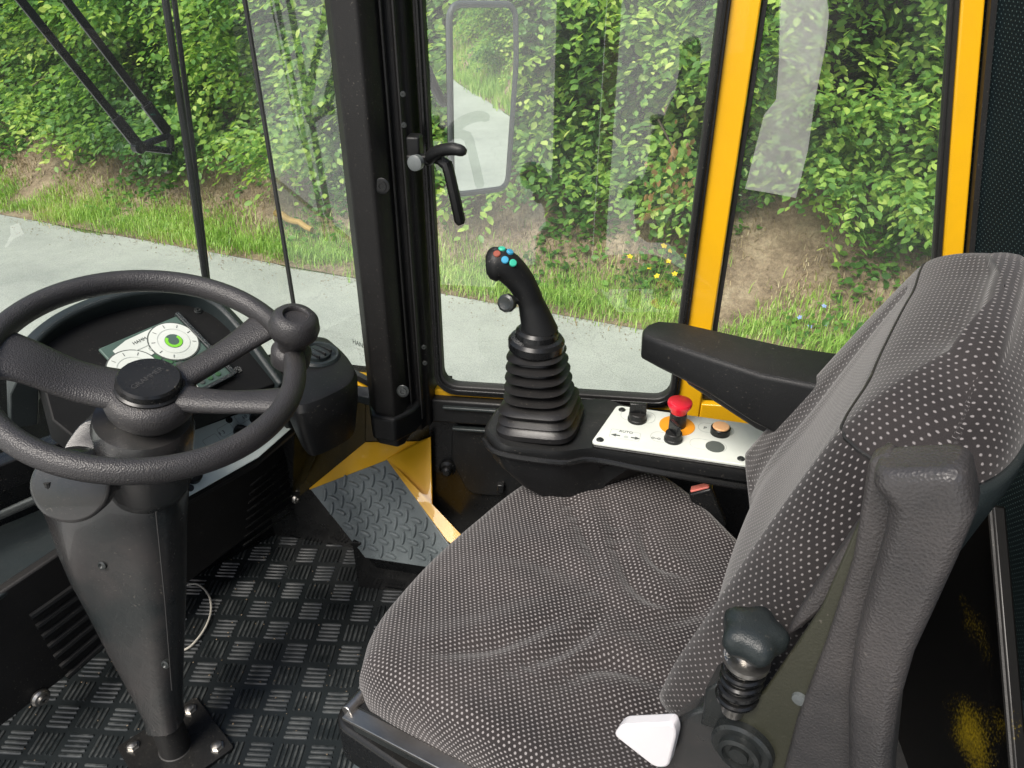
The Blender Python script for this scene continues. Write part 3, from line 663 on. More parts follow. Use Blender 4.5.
# ---------------------------------------------------------------- steering column and wheel
tl = R(17); WN = (UP*math.cos(tl)-FW*math.sin(tl)).normalized(); HUB = P(150, 392, d=.957)
WU = (E1-WN*E1.dot(WN)).normalized(); WV = WN.cross(WU)
colm = thing('steering_column', 'tall tapered black steering column bolted to the floor in front of the seat', 'steering column', P(165, 748, z=0))
def WP(px, py, h=0): return PP(px, py, HUB+WN*h, WN)
secs = [(462, 62, 176, .052), (480, 46, 183, .058), (505, 55, 183, .056), (540, 66, 182, .052), (565, 75, 182, .048), (600, 93, 182, .044), (640, 112, 181, .038), (680, 132, 180, .032), (710, 147, 180, .028), (722, 149, 182, .027)]
rings = []
cp_ = P(120, 480, y=.755)
for py, xl_, xr_, dp in secs:
    ycen = .79-.045*(py-462)/260
    a, b = P(xl_, py, y=ycen), P(xr_, py, y=ycen); c = (a+b)/2+V((0, .0, 0)); hw_ = (b-a).length/2
    ud = (b-a).normalized(); wd = V((0, 1, 0)); wd = (wd-ud*wd.dot(ud)).normalized()
    rings.append([c+ud*hw_*math.copysign(abs(math.cos(t))**.7, math.cos(t))+wd*dp*math.copysign(abs(math.sin(t))**.7, math.sin(t)) for t in (2*math.pi*k/40 for k in range(40))])
g = G(); g.loft(rings); lowc = g.build('column_cover', 'shroud', colm, angle=60)
bc = P(166, 722, y=.748); base = V((bc.x, bc.y, .0))
g = G(); g.lathe([(.030, .005), (.030, .012), (.026, .014), (.0255, .11)], base+V((.0, 0, 0)), bc+V((0, 0, .03))-base+V((0, 0, .05)), 28); g.build('post', 'rubber', colm)
sq = R(52); bu, bv = V((math.cos(sq), math.sin(sq), 0)), V((-math.sin(sq), math.cos(sq), 0))
g = G(); g.prism(rrect(base+V((0, 0, .005)), bu, bv, .073, .073, .006), (0, 0, .008)); bp_ = g.build('base_plate', 'blackgloss', colm, .001)
for sx, sy in ((1, 1), (-1, -1), (1, -1), (-1, 1)):
    g = G(); c = base+bu*sx*.052+bv*sy*.052+V((0, 0, .013)); g.lathe([(.012, 0), (.012, .002), (.009, .002), (.009, .008), (.004, .010), (0, .010)], c, UP, 6); g.build('bolt', 'steel', bp_)
# side disc of the tilt joint
jc = P(72, 486, y=.685)
jn = (O-jc); jn.z *= .3; jn.normalize()
jn = V((.30, -.85, .40)).normalized()
g = G(); g.lathe([(.046, -.025), (.046, .004), (.0445, .007), (.040, .0085), (0, .0095)], jc, jn, 48); tj = g.build('tilt_joint', 'shroud', colm, angle=50)
sl = P(49, 487, y=.674)
g = G(); g.tube([sl+V((-.0, 0, .008)), sl-V((0, 0, .008))], .0045, 10); g.build('slot', 'rubber', tj)
g = G(); g.tube([P(-15, 522, y=.74), P(30, 502, y=.69), P(52, 493, y=.672)], .006, 12); g.build('release_lever', 'darkmetal', tj)
# upper shroud
g = G(); SH = HUB-WN*.045; ax = (WN*1.0+FW*0.0).normalized()
prof = [(.0, -.155), (.030, -.150), (.050, -.135), (.058, -.11), (.060, -.05), (.062, -.015), (.058, .0), (.032, .006), (.026, .03)]
g.lathe(prof, SH+FW*-.0+V((-.012, 0, 0)), ax, 44); g.build('upper_shroud', 'shroud', colm, angle=50)
g = G(); a_, b_ = P(70, 432, y=.78), P(125, 440, y=.78)
g.prism(roundpoly([P(60, 452, y=.755), P(84, 418, y=.80), P(140, 425, y=.80), P(150, 480, y=.74), P(110, 500, y=.72), P(70, 480, y=.72)], .02), V((0, .05, .0))); g.build('joint_housing', 'shroud', colm, .004)
# parting line and screws of the cover
g = G(); g.tube([P(156, 512, y=.70), P(159, 540, y=.70), P(165, 600, y=.690), P(172, 690, y=.70)], .0012, 6); g.build('parting_line', 'emboss', lowc)
for q, yy in (((103, 565), .725), ((119, 644), .735), ((166, 664), .712)):
    c = P(*q, y=yy); g = G(); g.lathe([(.0065, -.004), (.0065, .003), (.004, .004), (.002, .002), (0, .002)], c, (-.1, -1, .3), 16); g.build('screw', 'darkmetal', lowc)

RR, rr_ = .1715, .0152
wheel = G(); pts = [HUB+WN*.046+(WU*math.cos(a)+WV*math.sin(a))*RR for a in (2*math.pi*k/96 for k in range(96))]
wheel.tube(pts, rr_, 20, True, (1.0, .92)); whl = wheel.build('steering_wheel', 'grain', colm)
def onrim(px, py): p = WP(px, py, .046)-HUB-WN*.046; return HUB+WN*.040+p.normalized()*RR
hc = HUB
def spoke(path, wid, thk, mat='grain'):
    g = G(); path = spline(path, 6); n = len(path); rings = []
    for i, p in enumerate(path):
        t = (path[min(i+1, n-1)]-path[max(i-1, 0)]).normalized(); sd = t.cross(WN).normalized(); up_ = sd.cross(t)
        k = i/(n-1); w_ = wid[0]*(1-k)**2+wid[1]*2*k*(1-k)+wid[2]*k*k; h_ = thk[0]*(1-k)+thk[1]*k
        rings.append([p+sd*w_*math.copysign(abs(math.cos(a))**.8, math.cos(a))+up_*h_*math.sin(a) for a in (2*math.pi*j/20 for j in range(20))])
    g.loft(rings); return g
eL = onrim(12, 350); eU = onrim(262, 322); eD = onrim(296, 398)
spoke([hc-WN*.005, hc+(eL-hc)*.45-WN*.012, hc+(eL-hc)*.78+WN*.0, eL], (.037, .024, .046), (.015, .010)).build('spoke', 'grain', whl, angle=60)
spoke([hc-WN*.004, hc+(eU-hc)*.5-WN*.008, eU], (.025, .0105, .027), (.013, .009)).build('spoke', 'grain', whl, angle=60)
spoke([hc-WN*.004, hc+(eD-hc)*.5-WN*.010, eD], (.028, .0105, .024), (.013, .009)).build('spoke', 'grain', whl, angle=60)
g = G(); g.lathe([(.0, -.045), (.036, -.043), (.052, -.022), (.056, -.004), (.050, .006), (.040, .010), (.0, .010)], hc, WN, 44); g.build('hub', 'grain', whl, angle=60)
g = G(); g.lathe([(.041, .008), (.041, .012), (.038, .014), (.0375, .022), (.035, .025), (.0, .025)], hc, WN, 48); hcap = g.build('hub_cap', 'blackgloss', whl, angle=25)
tx = (P(160, 362, d=.95)-P(142, 398, d=.95)).normalized(); tx = (tx-WN*tx.dot(WN)).normalized()
text('GRAMMER', hc+WN*.0252-tx*.002, tx, WN.cross(tx), .0105, 'emboss', hcap)
# spinner knob
kr = onrim(276, 352)
g = G(); g.lathe([(.0255, -.012), (.026, .006), (.022, .011), (.0185, .013), (.0185, .020), (.023, .028), (.0305, .038), (.032, .048), (.029, .060), (.0235, .066), (.0165, .0668), (.0150, .065), (.0145, .061), (0, .060)], kr, (WN+V((.03, 0, 0))), 40); g.build('spinner_knob', 'grain', whl, angle=50)

# cable on the floor
g = G(); g.tube(spline([P(178, 588, z=.012), P(196, 584, z=.014), P(208, 594, z=.014), P(211, 610, z=.012), P(205, 628, z=.012), P(192, 645, z=.012), P(180, 652, z=.012)], 6), .0022, 8); cb = g.build('cable', 'cream', None); tag(cb, 'thin pale cable looping over the mat behind the steering column', 'cable')

# ---------------------------------------------------------------- side console
CZ = .588
con = thing('side_console', 'black side console with pale switch plate beside the seat', 'control console', P(600, 450, z=.3))
cc = roundpoly([P(*q, z=CZ) for q in ((482, 428), (497, 404), (606, 397), (622, 404), (800, 432), (800, 480), (742, 472), (655, 458), (590, 448), (560, 452), (500, 446))], .014, 4)
cen = sum(cc, V())/len(cc)
def kd(p): return 1.0-.68*min(1, max(0, (p.x+.06)/.12))
g = G(); g.loft([[p-UP*.13*kd(p)+(cen-p)*.55 for p in cc], [p-UP*.085*kd(p)+(cen-p)*.22+V((0, .03, 0))*(1-kd(p)) for p in cc], [p-UP*.05*kd(p)+(cen-p)*.06 for p in cc], [p-UP*.016 for p in cc], [p-UP*.004+(cen-p)*.008 for p in cc], [p+(cen-p)*.03 for p in cc]]); cb_ = g.build('console_body', 'black', con, angle=40)
lip = [P(*q, z=CZ-.012) for q in ((484, 438), (500, 452), (560, 461), (592, 458), (655, 470), (742, 485), (800, 494))]
g = G(); g.tube(spline([p+V((0, -.004, 0)) for p in lip], 5), .0045, 8); g.build('lip_moulding', 'blackgloss', cb_)
PZ = CZ+.010
pq = roundpoly([P(*q, z=PZ) for q in ((591, 442), (617, 405), (775, 427), (768, 468))], .008, 4)
g = G(); g.prism([p-UP*.010 for p in pq], (0, 0, .004)); g.build('plate_seat', 'black', con, .002)
g = G(); g.prism([p-UP*.005 for p in pq], (0, 0, .005)); cpn = g.build('switch_plate', 'white', con, .0012)
def K(px, py, h=0): return P(px, py, z=PZ+h)
kx = (K(742, 466)-K(592, 441)).normalized(); ky = UP.cross(kx)
for q in ((600, 440), (622, 410), (741, 459)): bolt(K(*q), UP, .0055, cpn, 'screw', 'darkmetal', .003)
def outline(c, a, b, r, par, w=.00035):
    g = G(); r_ = rrect(c, kx, ky, a, b, r, 4)
    for k in range(len(r_)):
        p, q = r_[k], r_[(k+1) % len(r_)]
        if (q-p).length > 1e-5: g.box((p+q)/2, (q-p)/2, (q-p).normalized().cross(UP)*w, UP*.0001)
    return g.build('printed_outline', 'inkline', par)
outline(K(638, 416, .0002), .026, .016, .013, cpn); outline(K(625, 435, .0002), .022, .011, .003, cpn); outline(K(667, 438, .0002), .024, .013, .012, cpn); outline(K(716, 429, .0002), .026, .013, .012, cpn); outline(K(708, 445, .0002), .026, .013, .012, cpn)
text('AUTO', K(626, 432, .0002), kx, ky, .0075, 'ink', cpn)
g = G()
for q, s in (((616, 435), -1), ((635, 438), 1)):
    c = K(*q, .0003); g.face([c+kx*s*.008, c+ky*.004, c+ky*.0014, c-kx*s*.006+ky*.0014, c-kx*s*.006-ky*.0014, c-ky*.0014, c-ky*.004])
g.build('arrow_mark', 'ink', cpn); disc_ = G(); disc_.lathe([(.0034, 0), (.0034, .0002), (0, .0002)], K(626, 437, .0001), UP, 16); disc_.build('ring_mark', 'inkline', cpn)
for q, s in (((656, 438), 'o-o'), ((705, 428), 'P')): text(s, K(*q, .0002), kx, ky, .010, 'ink', cpn)
def rknob(q, rot, r_=.0125):
    c = K(*q); g = G(); g.lathe([(r_+.001, 0), (r_+.001, .004), (r_, .005), (r_*.97, .013), (r_*.9, .014), (0, .014)], c, UP, 28); k_ = g.build('rotary_switch', 'black', cpn, angle=30)
    d = (kx*math.cos(rot)+ky*math.sin(rot)); w = UP.cross(d); g = G(); g.prism([c+UP*.013+d*r_*.95+w*.003, c+UP*.013-d*r_*.95+w*.003, c+UP*.013-d*r_*.95-w*.003, c+UP*.013+d*r_*.95-w*.003], (0, 0, .017)); g.build('switch_blade', 'blackgloss', k_, .0012); return k_
rknob((637, 420), .15, .0135); rknob((673, 440), -.9)
ec = K(677, 426)
g = G(); g.lathe([(.0265, 0), (.0265, .0012), (0, .0012)], ec, UP, 44); g.build('amber_disc', 'amber', cpn)
g = G(); g.lathe([(.0125, .001), (.0125, .024), (.011, .026), (0, .026)], ec, UP, 28); g.build('button_stem', 'black', cpn)
g = G(); g.lathe([(.0115, .024), (.0125, .028), (.0175, .037), (.0185, .041), (.0175, .044), (.013, .0455), (0, .046)], ec, UP, 36); g.build('emergency_stop', 'red', cpn)
g = G(); g.lathe([(.0145, 0), (.0145, .010), (.0135, .011), (0, .011)], K(720, 433), UP, 30); pb = g.build('push_button', 'blackgloss', cpn, angle=30)
g = G(); g.lathe([(.0122, .009), (.0122, .0125), (.0115, .0132), (0, .0132)], K(720, 433), UP, 30); g.build('button_cap', 'peach', pb)
g = G(); g.lathe([(.0135, 0), (.0135, .0012), (0, .0014)], K(715, 447), UP, 30); g.build('blank_plug', 'ink', cpn)

# ---------------------------------------------------------------- joystick
JB = P(541, 421, z=CZ+.002); JT = P(536, 343, y=(JB.y+.004))
joy = thing('joystick', 'black pistol grip joystick with coloured buttons on ribbed rubber bellows', 'joystick', JB)
ax = (JT-JB); Hj = ax.length; ax.normalize()
ju = (kx-ax*kx.dot(ax)).normalized(); jw = ax.cross(ju)
rings = []
prof = [(.070, .0), (.070, .008), (.064, .012)]
nb = 7
for k in range(nb):
    h0 = .012+k*(Hj-.020)/nb; st = (Hj-.020)/nb; ro = .066-.0026*k; ri = ro-.024+.0015*k
    if k < 2: prof += [(ro-.006, h0+st*.25), (ro, h0+st*.55), (ro-.010, h0+st*.95)]
    else: prof += [(ri, h0+st*.12), (ro-.001, h0+st*.50), (ro, h0+st*.56), (ri, h0+st*.95)]
prof += [(.030, Hj-.004)]
for r_, h_ in prof:
    e = 4.5 if h_ < .05 else 3.0; rings.append([])
    for k in range(48):
        a = 2*math.pi*k/48; ca, sa = math.cos(a), math.sin(a); s_ = (abs(ca)**e+abs(sa)**e)**(-1/e)
        rings[-1].append(JB+ax*h_+(ju*ca+jw*sa)*r_*s_*(.88 if e > 4 else .84))
g = G(); g.loft(rings); g.build('bellows', 'bellows', joy, angle=40)
g = G(); g.lathe([(.036, -.006), (.041, -.002), (.0415, .009), (.038, .014), (.032, .016), (.031, .024), (.027, .028), (0, .028)], JT-ax*.004, ax+ju*.12, 36); g.build('collar', 'blackgloss', joy, angle=30)
yj = JT.y
gp = spline([P(540, 332, y=yj), P(534, 312, y=yj), P(527, 293, y=yj), P(517, 277, y=yj), P(503, 265, y=yj-.003), P(486, 265, y=yj-.006)], 6)
n_ = len(gp); rad = [.0235-.004*min(1, i/12) for i in range(n_)]
for i in range(n_):
    k = i/(n_-1)
    rad[i] = .027-.0085*min(1, k/.3) if k < .3 else (.0185+.0075*((k-.3)/.7)**1.5)
rad[-1] = .012; rad[-2] = .0195; rad[-3] = .0225
g = G(); g.tube(gp, rad, 24, squash=(1.0, .95)); grip = g.build('grip', 'black', joy, angle=60)
dirup = (gp[-4]-gp[-3]).normalized()
for (px, py), mt_ in (((497, 254), 'brownbtn'), ((502, 249), 'greenbtn'), ((510, 252), 'bluebtn'), ((505, 260), 'bluebtn'), ((513, 263), 'greenbtn')):
    p = P(px, py, y=yj-.012); nn = (V((.12, -.62, .8))).normalized()
    best = min(gp, key=lambda q: (q-p).length); q = P(px, py, y=best.y); 
    dirv = (-ray(px, py)).normalized(); tt = (best-O).dot(-dirv); pr = O-dirv*tt; off_ = pr-best
    rloc = .0232; hh_ = math.sqrt(max(rloc**2-off_.length_squared, 1e-6)) if off_.length < rloc else .0
    pos = pr+dirv*hh_; nn = (pos-best).normalized()
    g = G(); g.lathe([(.0052, -.002), (.0052, .0012), (.0042, .0022), (0, .0024)], pos, nn, 16); g.build('button', mt_, grip)
tk = P(507, 303, y=yj-.03)
g = G(); g.tube([tk+V((.0, .004, 0)), P(524, 300, y=yj)], .005, 10); g.lathe([(.006, -.008), (.0125, -.006), (.0135, .0), (.0125, .005), (.009, .007), (.003, .0055), (0, .0055)], tk, (-.35, -1, .35), 10); g.build('thumb_wheel', 'darkmetal', grip, angle=30)

# ---------------------------------------------------------------- seat
seat = thing('driver_seat', 'dark grey dotted cloth driver seat with black side shell and armrest', 'seat', S(.25, .67, 0))
wr_px = [([(557, 496), (585, 548), (601, 588)], .0045, .010), ([(605, 512), (621, 576), (641, 608), (668, 622)], .006, .011), ([(641, 532), (649, 572), (681, 590)], .0045, .009),
         ([(416, 671), (470, 667), (513, 655), (585, 625)], .0045, .011), ([(496, 691), (569, 661), (601, 629)], .005, .011), ([(549, 707), (601, 679), (657, 697)], .0055, .012), ([(470, 560), (540, 575), (590, 600)], .0025, .014), ([(640, 640), (690, 625), (715, 600)], .004, .012)]
segs = []
for pl_, dep, wd_ in wr_px:
    q = [P(*p, z=.46) for p in pl_]; q = [(p.dot(FW), p.dot(E1)) for p in spline(q, 5)]
    n = len(q)
    for i in range(n-1): segs.append((*q[i], *q[i+1], dep*math.sin(math.pi*(i+.7)/(n+.4)), wd_))
segs = np.array(segs)
def wrinkle(f, r):
    out_ = np.zeros_like(f)
    groups = {}
    x1, y1, x2, y2, dp, w = segs.T
    FX = f[..., None]; RX = r[..., None]
    dx_, dy_ = x2-x1, y2-y1; L2 = dx_**2+dy_**2
    t = np.clip(((FX-x1)*dx_+(RX-y1)*dy_)/L2, 0, 1)
    w = w*1.15; w = w*1.55; dist = np.sqrt((FX-x1-t*dx_)**2+(RX-y1-t*dy_)**2)
    g1 = (dp*np.exp(-(dist/w)**2*2.2)).max(-1); g2 = (dp*.75*np.exp(-((dist-w*1.7)/w)**2)).max(-1)
    return (-g1+g2)*2.3
# cushion outline control (f, r) measured
co = [(.505, .430), (.545, .49), (.563, .556), (.572, .659), (.562, .775), (.535, .850), (.480, .905), (.377, .945), (.28, .922), (.17, .872), (.07, .83), (.03, .76), (.02, .67), (.03, .55), (.06, .46), (.15, .425), (.28, .412), (.42, .412), (.475, .417)]
cs = spline([V((a, b, 0)) for a, b in co+[co[0]]], 12)[:-1]
n = 200; tot = [0]
for i in range(len(cs)): tot.append(tot[-1]+(cs[(i+1) % len(cs)]-cs[i]).length)
ol = []
for k in range(n):
    s = tot[-1]*k/n; i = max(j for j in range(len(cs)) if tot[j] <= s); t = (s-tot[i])/(tot[i+1]-tot[i]); ol.append(cs[i]*(1-t)+cs[(i+1) % len(cs)]*t)
ol = np.array([(p.x, p.y) for p in ol]); ctr = np.array([.30, .675]); ol = ctr+(ol-ctr)*1.035
vs, uv = [], []; NR = 130
pf = []                                                   # (rho, drop, uvextra)
for i in range(NR+1):
    rho = (i/NR)**.8
    pf.append((rho*.955 if i < NR else .955, None, 0))
side = [(.972, .010, .012), (.986, .020, .024), (.996, .032, .038), (1.0, .046, .052), (1.0, .062, .068), (.992, .076, .082), (.975, .088, .096), (.94, .096, .11)]
def ztop(f, r, rho):
    x = np.clip((f-.05)/.52, 0, 1); dr = (r-.675)/.26
    z = .474+.012*np.sin(x*3.0)+.020*np.clip((np.abs(dr)-.45)/.5, 0, 1)**1.6*(1-.4*x)
    z = z-.030*np.clip((x-.72)/.28, 0, 1)**2+.012*np.clip((.25-x)/.25, 0, 1)
    z = z-.012*np.clip((rho-.86)/.095, 0, 1)**2.2+.014*np.clip((dr-.3)/.6, 0, 1)*np.clip((x-.3)/.4, 0, 1)
    return z
for i, (rho, _, _) in enumerate(pf):
    p = ctr+(ol-ctr)*rho; f, r = p[:, 0], p[:, 1]; z = ztop(f, r, rho)+wrinkle(f, r)*np.clip((.95-rho)*6, 0, 1)
    w = np.array([S(a, b, c) for a, b, c in zip(f, r, z)]); vs.append(w); uv.append(np.stack([f, r], 1))
zedge = ztop(*(ctr+(ol-ctr)*.955).T, .955)
nrm = (ol-ctr)/np.linalg.norm(ol-ctr, axis=1)[:, None]
for rho, drop, ue in side:
    p = ctr+(ol-ctr)*rho; w = np.array([S(a, b, c-drop) for a, b, c in zip(p[:, 0], p[:, 1], zedge)]); vs.append(w); uv.append((ctr+(ol-ctr)*.955)+nrm*ue)
vs = np.concatenate(vs); uv = np.concatenate(uv); nr = len(vs)//n
idx = np.arange(n); fs = []
for k in range(nr-1): fs.append(np.stack([k*n+idx, k*n+(idx+1) % n, (k+1)*n+(idx+1) % n, (k+1)*n+idx], 1))
fs = np.concatenate(fs)[:, ::-1]
cush = raw('cushion', vs, fs, 'fabric', seat, uv)
# cushion pan under the cloth
g = G(); pan = [S(*((ctr+(q-ctr)*.93)), .372) for q in ol[::8]]; g.prism(pan, (0, 0, -.025)); g.build('seat_pan', 'blackgloss', seat, .004)
rail = [PR(352, 706, .40), PR(362, 712, .40), PR(480, 772, .40), PR(560, 812, .40)]
g = G(); d_ = (rail[3]-rail[1]).normalized(); c = (rail[0]+rail[3])/2; g.box(c-UP*.022, (rail[3]-rail[0])/2, E1*.006, d_.cross(E1)*.019); rl = g.build('slide_rail', 'darkmetal', seat, .002)
g = G(); g.box(c-UP*.004-E1*.008, (rail[3]-rail[0])/2, E1*.010, d_.cross(E1)*.0025); g.tube([rail[0]-E1*.01, rail[0]+E1*.02], .008, 12); g.build('rail_lip', 'steel', rl, .001)
g = G(); bc_ = S(.30, .60, 0); rings = []
for zz, rd in ((.02, .19), (.05, .215), (.08, .19), (.11, .215), (.14, .19), (.17, .22), (.21, .235), (.25, .22), (.275, .20)):
    rings.append([p+UP*(zz) for p in rrect(bc_, FW, E1, rd+.025, rd-.01, .06, 6)])
g.loft(rings); g.build('suspension_bellows', 'greyrub', seat, .012, 3)
g = G(); g.prism(rrect(bc_+UP*.275, FW, E1, .26, .20, .03), (0, 0, .072)); g.build('seat_base', 'blackgloss', seat, .006)

# backrest: closed loft over height, seat frame
def backsec(t):
    zc = .560+.432*t
    f0 = .150-.062*t-.046*t*t                              # front centre
    w_ = .238 if t < .45 else .238-.050*((t-.45)/.55)**3.2
    th = .118-.005*t
    return zc, f0, w_, th
NS, NT = 120, 90
vs, uv = [], []
def superpt(a, e=3.2):
    ca, sa = math.cos(a), math.sin(a); s_ = (abs(ca)**e+abs(sa)**e)**(-1/e); return ca*s_, sa*s_
for j in range(NT+1):
    t = j/NT; zc, f0, w_, th = backsec(t); row0 = len(vs); arcs = 0
    cap = 1-max(0, (t-.86)/.14)**2.6*.75; capb = 1-max(0, (.07-t)/.07)**2*.22
    sc_ = cap*capb
    for i in range(NS):
        a = 2*math.pi*i/NS; sr_, sf_ = superpt(a)
        r_ = sr_*w_*(1-.35*max(0, (t-.86)/.14)**2.4); f_ = f0-th/2+sf_*th/2*sc_
        if sf_ > 0:
            x = abs(sr_); bol = .050*max(0, (x-.45)/.42)**1.5*(1-.75*t) if x < .88 else .050*(1.023)*(1-.75*t)*max(0, 1-(x-.88)/.30)
            f_ += bol*min(1, sf_*1.6)
            lum = .016*math.exp(-((t-.25)/.16)**2)*(1-x*x)          # lumbar swell
            f_ += lum
            val = .0075*math.exp(-((x-.66)/.035)**2)*(1 if .12 < t < .86 else 0)*min(1, sf_*1.5)
            f_ -= val
        z_ = zc
        f_ += .17*r_*(1-t)**1.2
        ax_ = abs(sr_); z_ = zc+.075*max(0, (ax_-.45)/.55)**2*(1-t)**5
        if t < .12 and sf_ > 0: f_ -= .035*(1-t/.12)**2
        vs.append(S(f_, .672+r_, z_)); arcs = arcs+(vs[-1]-vs[-2]).length if i else 0; uv.append((arcs, .50*(t-.36*t*t)))
    half = uv[row0+NS//4][0]
    for q_ in range(row0, row0+NS): uv[q_] = (uv[q_][0]-half, uv[q_][1])
A_ = np.array([tuple(v) for v in vs]).reshape(NT+1, NS, 3)
shell_src = [tuple(v) for v in A_.reshape(-1, 3)]
jm, jc = int(NT*.40), int(NT*.90)                        # main panel up to row jc, sewn top panel above it
ref = np.concatenate([[0], np.cumsum(np.linalg.norm(np.diff(A_[jm], axis=0), axis=1))]); ref = ref-ref[NS//4]
dv_ = np.linalg.norm(np.diff(A_, axis=0), axis=2)
vcum = np.concatenate([np.zeros((1, NS)), np.cumsum(dv_, axis=0)]); vcum = .35*vcum+.65*vcum[:, NS//4][:, None]
last = A_[-1]; cc_ = last.mean(0); e1_, fw_ = np.array(E1), np.array(FW)
caps = [cc_+(last-cc_)*s_+np.array([0, 0, dz]) for s_, dz in ((.85, .008), (.6, .013), (.3, .015), (.02, .0155))]
rowsA = [A_[q] for q in range(jc+1)]; rowsB = [A_[q] for q in range(jc, NT+1)]+caps
vsN = np.concatenate(rowsA+rowsB); uvA = np.concatenate([np.stack([ref, vcum[q]], 1) for q in range(jc+1)])
def topuv(row):
    d_ = row-cc_; up_ = np.maximum(0, cc_[2]-row[:, 2]); f_ = d_@fw_; r_ = d_@e1_
    return np.stack([r_*(1+up_*0), f_*1.0+np.sign(f_)*up_*.9], 1)
uvB = np.concatenate([topuv(q) for q in rowsB]); uvN = np.concatenate([uvA, uvB+np.array([0, .003])])
fsN = []; ii = np.arange(NS)
def strip(a): return np.stack([a*NS+ii, a*NS+(ii+1) % NS, (a+1)*NS+(ii+1) % NS, (a+1)*NS+ii], 1)
nA, nB = len(rowsA), len(rowsB)
fsA = np.concatenate([strip(a)[:-1] for a in range(nA-1)]+[strip(nA+a) for a in range(nB-1)])
# the back column where the cloth closes on itself gets its own vertices
ex = np.concatenate([r_[:1] for r_ in rowsA]); exuv = np.array([[ref[-1]+np.linalg.norm(A_[jm][0]-A_[jm][-1]), vcum[q][0]] for q in range(nA)]); b0 = len(vsN)
fsE = np.array([(a*NS+NS-1, b0+a, b0+a+1, (a+1)*NS+NS-1) for a in range(nA-1)])
vsN = np.concatenate([vsN, ex]); uvN = np.concatenate([uvN, exuv]); fsA = np.concatenate([fsA, fsE])
bk = raw('backrest', vsN, fsA, 'backfabric', seat, uvN)
g = G(); g.tube([V(p) for p in A_[jc][::2]], .0015, 6, True); g.build('piping', 'rubber', bk)
vs2, fs2 = [], []                                        # hard shell hugging the back half
ia = [i for i in range(NS+1) if math.sin(2*math.pi*i/NS) <= .02 and i >= NS//2-1]
jmax = int(NT*.92)
for j in range(0, jmax+1):
    ring = shell_src[j*NS:(j+1)*NS]; c_ = sum((V(p) for p in ring), V())/NS
    for i in ia: p = V(ring[i % NS]); vs2.append(tuple(p+(p-c_).normalized()*.009))
m_ = len(ia)
for j in range(jmax):
    for k in range(m_-1): fs2.append((j*m_+k, j*m_+k+1, (j+1)*m_+k+1, (j+1)*m_+k))
bsh = raw('back_shell', vs2, fs2, 'teal', seat)
sol = bsh.modifiers.new('thickness', 'SOLIDIFY'); sol.thickness = .006
# black moulded side shell of the back
def shellsec(c, a, b, r): return rrect(c, FW, E1, a, b, r, 4)
RS = .385
shp = [(PR(915, 468, RS), .021), (PR(918, 480, RS), .0235), (PR(931, 508, RS), .0205), (PR(920, 546, RS), .0185), (PR(901, 597, RS), .0175), (PR(884, 644, RS), .0160), (PR(872, 702, RS), .0145), (PR(869, 770, RS), .0130), (PR(868, 860, RS), .013), (PR(868, 960, RS), .013)]
rings = []
for i, (p, a) in enumerate(shp):
    t = (shp[min(i+1, len(shp)-1)][0]-shp[max(i-1, 0)][0]).normalized(); fd = t.cross(E1).normalized()
    rings.append(rrect(p+E1*.012, fd, E1, a, .018 if i else .014, .010, 5))
g = G(); g.loft(rings); she = g.build('side_shell', 'shell', seat, .006, 3, angle=50)
g = G(); g.prism([PR(*q, RS+.012) for q in ((868, 462), (890, 455), (915, 520), (880, 600), (862, 660), (862, 800), (775, 800), (796, 720), (826, 640), (852, 560))], E1*.018); g.build('shell_flank', 'shell', she, .004, 3)
# olive bracket
RO = .402
ob = [PR(*q, RO) for q in ((868, 500), (885, 500), (858, 600), (830, 690), (800, 790), (752, 790), (735, 735), (738, 712), (765, 690), (820, 610))]
g = G(); g.prism(ob, E1*.006); orb = g.build('hinge_bracket', 'olive', seat, .0015)
g = G(); g.lathe([(.0055, 0), (.005, .0025), (0, .003)], PR(800, 698, RO), -E1, 16); g.build('rivet', 'frame_grey', orb)
g = G(); g.prism([PR(*q, RO+.008) for q in ((880, 455), (905, 470), (870, 540), (822, 612), (800, 630), (783, 640), (800, 610), (862, 520))], E1*.02); g.build('bracket_gusset', 'shell', orb, .003)
pc = PR(742, 748, RO-.004)
g = G(); g.lathe([(.024, -.012), (.024, .002), (.0215, .004), (.0165, .004), (.016, .009), (.0125, .010), (.0115, .006), (.0075, .006), (.007, .009), (0, .009)], pc, -E1, 40); g.build('pivot_bolt', 'darkmetal', seat, angle=25)
g = G(); g.prism(roundpoly([PR(*q, RO+.012) for q in ((672, 722), (700, 708), (745, 712), (790, 740), (800, 800), (660, 800), (655, 770))], .012), E1*.02); g.build('hinge_cover', 'shroud', seat, .004)
g = G(); g.prism(roundpoly([PR(*q, RO-.004) for q in ((613, 735), (621, 725), (672, 723), (676, 735), (668, 768), (655, 768))], .006), E1*.012); g.build('recline_lever', 'whitep', seat, .003)
